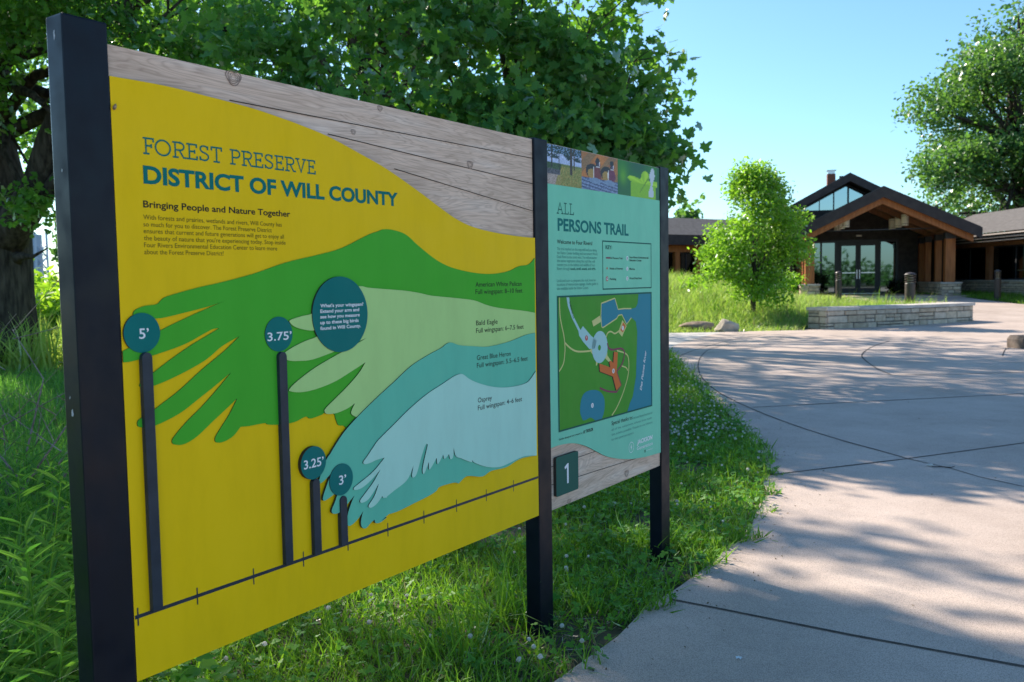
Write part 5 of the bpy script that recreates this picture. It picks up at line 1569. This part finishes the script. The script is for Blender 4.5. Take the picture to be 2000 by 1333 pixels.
# piers and columns
for s in (-1, 1):
    for k in range(4):
        u = s * 2.51; w = min(1.8 * k, 4.75)
        h_ = .17 if k == 0 else .115
        c = part('column', M['cedar'], [((u - h_, w - h_, .99), (u + h_, w + h_, 2.62))], bevel=.012)
        part('column_bracket', M['metal'], [((u - h_ - .02, w - h_ - .02, 2.621), (u + h_ + .02, w + h_ + .02, 2.86))], c)
    # stone pier at the front and low stone wall behind
    u = s * 2.51
    part('stone_pier', M['mortar'], [((u - .33, -.33, .2), (u + .33, .33, .93))])
    st = MB()
    for (orig, ax, sd) in [((u - .33, -.33), (1, 0), 1), ((u + .33, -.33), (0, 1), 2), ((u - .33, .33), (0, -1), 3)]:
        def fn(x, y, z, o=orig, ax=ax):
            nx, ny = ax[1], -ax[0]
            return pf_(o[0] + ax[0] * x - nx * y * -1 * -1, o[1] + ax[1] * x - ny * y * -1 * -1, z + .3)
        ashlar(st, .66, .63, fn, sd + 10 * s, (.08, .14), (.2, .4))
    st.build('pier_stone', M['stone'], vc)
    part('pier_cap', M['capstone'], [((u - .38, -.38, .931), (u + .38, .38, .989))], bevel=.01)
# low wall along the right colonnade
part('side_wall', M['mortar'], [((2.33, .34, .2), (2.75, 4.9, .93))])
st = MB(); ashlar(st, 4.5, .63, lambda x, y, z: pf_(2.33 + y, .36 + 4.5 - x, z + .3), 44, (.08, .15), (.2, .5)); st.build('side_wall_stone', M['stone'], vc)
part('side_wall_cap', M['capstone'], [((2.28, .384, .931), (2.80, 4.9, .985))])
# porch roof
SLP = .48
def roof_poly(ap_u, ap_z, half, slope, th):
    return [(ap_u - half, ap_z - slope * half), (ap_u, ap_z), (ap_u + half, ap_z - slope * half), (ap_u + half, ap_z - slope * half - th), (ap_u, ap_z - th), (ap_u - half, ap_z - slope * half - th)]
def gable_roof(name, ap_u, ap_z, half, slope, th, w0, w1, mat, par=None):
    mb = MB()
    P6 = roof_poly(ap_u, ap_z, half, slope, th)
    mb.prism([P6[0], P6[1], P6[4], P6[5]], w0, w1, pf_); mb.prism([P6[1], P6[2], P6[3], P6[4]], w0, w1, pf_)
    return mb.build(name, mat, par or vc)
pr = gable_roof('porch_roof', 0, 4.60, 3.32, SLP, .30, -1.0, 6.0, M['shingle'])
gable_roof('porch_fascia', 0, 4.575, 3.36, SLP, .40, -1.06, -1.003, M['fascia'], pr)
gable_roof('porch_ceiling', 0, 4.295, 3.2, SLP, .04, -.98, 4.95, M['soffit'], pr)
for w in (-.72, .0, 1.8, 3.6):
    gable_roof('rafter', 0, 4.25, 3.12 if w < .1 else 2.75, SLP, .30 if w < -.5 else .2, w - .11, w + .11, M['cedar'] if w < -.5 else M['cedar_d'])
for s in (-1, 1):
    part('beam', M['cedar_d'], [((s * 2.51 - .13, -.6, 2.861), (s * 2.51 + .13, 4.9, 2.94))])
part('tie_rod', M['metal'], [((-2.4, .02, 3.02), (2.4, .05, 3.05))])
# door wall
WZ = 3.6
part('entrance_wall', M['siding'], [((-2.9, 5.050, .3), (3.2, 5.330, WZ + .6))])
fr = part('entrance_frame', M['metal'], [((-2.0, 4.970, FZ), (-1.86, 5.050, 2.75)), ((-1.6, 4.970, FZ), (-1.52, 5.050, 2.75)), ((-.99, 4.970, FZ), (-.82, 5.050, 2.75)), ((.78, 4.970, FZ), (.91, 5.050, 2.75)), ((1.52, 4.970, FZ), (1.62, 5.050, 2.75)), ((-2.0, 4.970, 2.751), (1.62, 5.050, 2.86))])
for a_, b_ in ((-1.86, -1.6), (-1.52, -.99), (.91, 1.52)):
    part('window_pane', M['doorglass'], [((a_, 5.000, FZ), (b_, 5.030, 2.75))])
for a_, b_, hs in ((-.81, -.03, 1), (-.01, .77, -1)):
    d_ = part('door', M['metal'], [((a_, 4.950, FZ), (a_ + .1, 5.000, 2.74)), ((b_ - .1, 4.950, FZ), (b_, 5.000, 2.74)), ((a_ + .1, 4.950, FZ), (b_ - .1, 5.000, FZ + .28)), ((a_ + .1, 4.950, 2.60), (b_ - .1, 5.000, 2.74))])
    part('door_pane', M['doorglass'], [((a_ + .1, 4.970, FZ + .28), (b_ - .1, 4.985, 2.60))], d_)
    part('push_bar', M['steel'], [((a_ + .1, 4.900, 1.40), (b_ - .1, 4.940, 1.44))], d_)
    hx = b_ - .06 if hs > 0 else a_ + .03
    part('handle', M['steel'], [((hx, 4.880, 1.15), (hx + .03, 4.910, 1.55))], d_)
part('door_sill', M['steel'], [((-.9, 4.830, FZ + .031), (.9, 4.940, FZ + .05))])
part('porch_lamp', M['lampglass'], [((-.1, 4.980, 3.0), (.12, 5.045, 3.07))])
# side returns of the porch (dark windows behind the colonnades)
for s in (-1, 1):
    a_, b_ = (2.95, 3.05) if s > 0 else (-3.05, -2.95)
    part('side_wall_panel', M['siding'], [((a_, 2.6, .3), (b_, 5.030, 3.2))])
# pendant lamps (hung from the porch ceiling: things of their own)
for j, (w, nm) in enumerate(((.8, 'front'), (2.1, 'middle'), (3.4, 'rear'))):
    for s in (-1, 1):
        p = Vector(pf_(s * 1.08, w, 3.2)) + VB
        t_ = empty('pendant_lamp', p, 0, '%s cream drum lamp of the %s row hanging under the porch roof' % ({'front': 'nearest', 'middle': 'middle', 'rear': 'innermost'}[nm], 'left' if s < 0 else 'right'), 'pendant lamp', 'drum lamps under the porch roof')
        l_ = MB(); l_.lathe([(.13, 0), (.135, .02), (.135, .42), (.12, .43)], 20); l_.build('lamp_shade', M['lampglass'], t_)
        l_ = MB()
        for zz in (.06, .36): l_.lathe([(.1375, zz), (.1375, zz + .012)], 20)
        l_.build('shade_band', M['metal'], t_)
        l_ = MB(); l_.tube([(0, 0, .43), (0, 0, .55)], .008, 6); l_.build('stem', M['metal'], t_)
# main block
MU, MZ, MS = -.47, 5.72, .54
mb = MB()
hw = 3.9
prof = [(MU - hw, .2), (MU + hw - .2, .2), (MU + hw - .2, MZ - .35 - MS * (hw - .2)), (MU, MZ - .35), (MU - hw, MZ - .35 - MS * hw)]
mb.prism(prof, 5.34, 11, pf_); mb.build('main_wall', M['siding'], vc)
mr_ = gable_roof('main_roof', MU, MZ, 4.55, MS, .26, 4.3, 12, M['shingle'])
gable_roof('main_fascia', MU, MZ - .03, 4.58, MS, .34, 4.24, 4.298, M['fascia'], mr_)
for a_, b_ in ((-2.8, -2.25), (-2.2, -1.64), (-1.6, -1.05), (-.99, -.46), (-.38, .18), (.24, .8)):
    zt = lambda u: MZ - .47 - MS * abs(u - MU)
    po = [(a_, 3.3), (b_, 3.3), (b_, zt(b_)), (a_, zt(a_))]
    fr_ = MB(); fr_.prism([(a_ - .03, 3.25), (b_ + .03, 3.25), (b_ + .03, zt(b_) + .05), (a_ - .03, zt(a_) + .05)], 5.28, 5.339, pf_)
    w_o = fr_.build('clerestory_window', M['metal'], vc)
    g_ = MB(); g_.prism(po, 5.26, 5.279, pf_); g_.build('pane', M['glass'], w_o)
ch = part('chimney', M['brick'], [((-1.03, 7.6, 5.0), (-.67, 8.0, 6.06))], mr_)
ch2 = part('chimney_cap', M['steel'], [((-1.0, 7.63, 6.061), (-.7, 7.97, 6.20)), ((-1.06, 7.56, 6.201), (-.64, 8.04, 6.24))], mr_)
part('roof_vent', M['metal'], [((-.48, 7.7, 5.4), (-.32, 7.9, 5.95))], mr_)
# wings : frame with eave line, wall set back, ridge behind
def wing_build(O, a, b, length, z_eave, z_ridge, set_back, ridge_b, z_base, z_win_top, fascia_h, beam_mat, col_ts, strips, base_h, seed):
    def fn(t, s_, z):
        return (O[0] + a[0] * t + b[0] * s_ - VB.x, O[1] + a[1] * t + b[1] * s_ - VB.y, z - VB.z)
    mb = MB()
    mb.add([fn(0, -.02, z_eave), fn(length, -.02, z_eave), fn(length, ridge_b, z_ridge), fn(0, ridge_b, z_ridge), fn(length, 2 * ridge_b, z_eave), fn(0, 2 * ridge_b, z_eave)], [(0, 1, 2, 3), (3, 2, 4, 5)])
    rf = mb.build('wing_roof', M['shingle'], vc)
    if strips:
        for k in range(3):
            part('eave_strip', M['louvre'], [((0, .10 * k, z_eave - .095 - .11 * k), (length, .10 * k + .05, z_eave - .045 - .11 * k))], rf, fn)
        part('wing_fascia', M['fascia'], [((0, .02, z_eave - .04), (length, .08, z_eave - .006)), ((0, .33, z_eave - fascia_h), (length, .4, z_eave - .03))], rf, fn)
    else:
        part('wing_fascia', M['fascia'], [((0, .0, z_eave - fascia_h), (length, .06, z_eave - .004))], rf, fn)
    part('wing_soffit', M['soffit'], [((0, .41, z_eave - fascia_h + .02), (length, 2 * ridge_b - .4, z_eave - fascia_h + .05))], rf, fn)
    zb_ = z_eave - fascia_h
    part('wing_beam', beam_mat, [((0, set_back - .12, z_win_top), (length, set_back + .1, zb_ + .018))], vc, fn)
    wl_ = part('wing_wall', M['siding'], [((0, set_back + .14, .1), (length, set_back + .3, zb_))], vc, fn)
    if base_h:
        part('wing_base', M['mortar'], [((0, set_back - .08, .1), (length, set_back + .139, z_base))], vc, fn)
        st = MB(); ashlar(st, length, z_base - .3, lambda x, y, z: fn(length - x if cross else x, set_back - .08 + y, z + .3), seed, (.08, .16), (.2, .6)); st.build('wing_base_stone', M['stone'], vc)
        part('wing_base_cap', M['capstone'], [((0, set_back - .13, z_base + .001), (length, set_back + .139, z_base + .05))], vc, fn)
    # windows between columns
    ts = [0.2] + list(col_ts) + [length]
    for t0, t1 in zip(ts, ts[1:]):
        if t1 - t0 < .4: continue
        f_ = part('wing_window', M['metal'], [((t0, set_back + .06, z_base + .051), (t1, set_back + .1, z_base + .11)), ((t0, set_back + .06, z_win_top - .06), (t1, set_back + .1, z_win_top - .002)),
                  (((t0 + t1) / 2 - .03, set_back + .06, z_base + .11), ((t0 + t1) / 2 + .03, set_back + .1, z_win_top - .06)), ((t0, set_back + .06, z_base + .11), (t0 + .05, set_back + .1, z_win_top - .06)), ((t1 - .05, set_back + .06, z_base + .11), (t1, set_back + .1, z_win_top - .06))], vc, fn)
        part('pane', M['wingglass'], [((t0 + .01, set_back + .08, z_base + .06), (t1 - .01, set_back + .09, z_win_top - .01))], f_, fn)
    for t in col_ts:
        part('wing_column', beam_mat, [((t - .14, set_back - .1, z_base + .051), (t + .14, set_back + .059, z_win_top - .001))], vc, fn)
    return rf, fn
cross = True
wing_build((18.1, 40.0), (0, -1), (1, 0), 14.0, 2.83, 3.95, .8, 2.8, .98, 2.35, .34, M['cedar_d'], (1.85, 5.15, 8.5, 11.8), True, True, 70)
cross = False
rf, lfn = wing_build((12.4, 40.5), (-.837, -.547), (-.547, .837), 15.0, 3.12, 4.02, .7, 2.2, .95, 2.42, .42, M['cedar'], (2.4, 4.6, 5.9, 8.4, 11), False, False, 80)
p = lfn(7.9, 1.2, 3.62)
vt = MB(); vt.lathe([(.16, -.15), (.16, .05), (.2, .06), (.17, .17), (.08, .22), (.01, .23)], 16, c=p); vt.build('roof_vent_dome', M['white'], rf, True)

# dark planting beside the entrance
for (u, w, h, r, lab, sd) in [(-1.9, 3.6, .75, .42, 'dark shrub in the shade left of the entrance doors', 1), (1.75, 4.1, .6, .42, 'dark shrub in the shade right of the entrance doors', 2)]:
    p = Vector(pf_(u, w, FZ)) + VB
    root = empty('shrub', p, 0, lab, 'shrub')
    V, F = foliage([((0, 0, h * .6), (r, r, h * .5)), ((.15, 0, h), (r * .6, r * .6, h * .3))], 160, 5, .13, OVAL, sd, spread=.08, gap=-.5)
    np_mesh('foliage', V, F, M['darkleaf'], root)
    s_ = MB()
    for k in range(5): s_.tube([(0, 0, -.1), (.1 * math.cos(k * 1.3), .1 * math.sin(k * 1.3), h * .8)], [.015, .006], 5)
    s_.build('stems', M['bark2'], root)

# ---------------------------------------------------------------- far things left of the sign
# sunlit bushes in the meadow
q = random.Random(33)
for i, (px, Y, h, r, lab) in enumerate([(85, 16.5, 1.1, .9, 'sunlit green bush just right of the oak trunk'), (60, 20, 1.5, 1.2, 'sunlit bush behind the nearest meadow bush'), (105, 24, 2.1, 1.5, 'tall meadow bush beside the left sign post'), (150, 22, 1.6, 1.5, 'meadow bush mostly hidden by the sign'), (20, 26, 2.2, 1.6, 'meadow bush behind the oak trunk')]):
    x = at(px, 600, Y).x
    root = empty('meadow_bush', (x, Y, 0), 0, lab, 'bush', 'bushes in the meadow')
    cl = [((q.uniform(-.5, .5) * r, q.uniform(-.4, .4) * r, h * q.uniform(.3, .85)), (r * .5, r * .5, h * .3)) for _ in range(6)]
    V, F = foliage(cl, 260, 6, .13 + .004 * Y, OVAL, 200 + i, spread=.12, gap=-.35)
    np_mesh('foliage', V, F, M['shrubleaf'], root)
    s_ = MB()
    for c, r_2 in cl: s_.tube([(0, 0, -.1), (c[0] * .5, c[1] * .5, c[2] * .6), c], [.025, .015, .006], 5)
    s_.build('stems', M['bark2'], root)
# pale lattice tower far away
M['towerwhite'] = new_mat('pale_tower_paint', (.55, .60, .68), .6)
Yt = 210
pt = at(62, 540, Yt); tp = at(62, 455, Yt)
root = empty('lattice_tower', (pt.x, Yt, 0), 0, 'pale braced tower far beyond the meadow', 'tower')
wv_ = 2.6
t_ = MB()
for sx in (-1, 1):
    for sy in (-1, 1):
        t_.box((sx * wv_ - .2, sy * wv_ - .2, 0), (sx * wv_ + .2, sy * wv_ + .2, tp.z))
t_.build('legs', M['towerwhite'], root)
t_ = MB()
for k in range(int(tp.z // 3)):
    for sy in (-1, 1):
        for (za_, zb_) in ((k * 3, k * 3 + 3), (k * 3 + 3, k * 3)):
            t_.tube([(-wv_, sy * wv_, za_), (wv_, sy * wv_, zb_)], .16, 5)
            t_.tube([(sy * wv_, -wv_, za_), (sy * wv_, wv_, zb_)], .16, 5)
t_.build('braces', M['towerwhite'], root)
t_ = MB(); t_.box((-1.9, -1.9, 0), (1.9, 1.9, tp.z - .4)); t_.build('shaft', new_mat('tower_panel', (.42, .47, .55), .7), root)
# small trail sign in the distance
ps = at(104, 575, 24)
root = empty('trail_sign', (ps.x, 24, 0), 0, 'small distant trail sign with timber post and orange and blue panel', 'sign')
t_ = MB(); t_.box((-.12, -.06, -.1), (-.0, .06, 1.55)); t_.build('post', M['cedar_d'], root)
t_ = MB(); t_.box((.58, -.06, -.1), (.7, .06, 1.55)); t_.build('post', M['cedar_d'], root)
t_ = MB(); t_.box((.001, -.02, .95), (.579, .02, 1.5)); pn = t_.build('panel', M['maporange'], root)
t_ = MB(); t_.prism([(.05, .98), (.57, .98), (.57, 1.2), (.3, 1.32), (.05, 1.12)], -.026, -.021); t_.build('panel_print', new_mat('blue_print', (.03, .12, .35), .5, .12), pn)

# woods far behind the photographer, seen only mirrored in the entrance glass
q = random.Random(77)
cl = [((q.uniform(-70, 75), q.uniform(-52, -40), q.uniform(.6, 2.4)), (q.uniform(2.5, 4), 2.5, q.uniform(1.0, 2.0))) for _ in range(90)]
V, F = foliage(cl, 2600, 4, .9, DIA, 300, spread=.7, gap=-.6)
tag(np_mesh('far_woods', V, F, M['farleaf']), 'wood edge far behind the photographer', None, None, 'stuff')
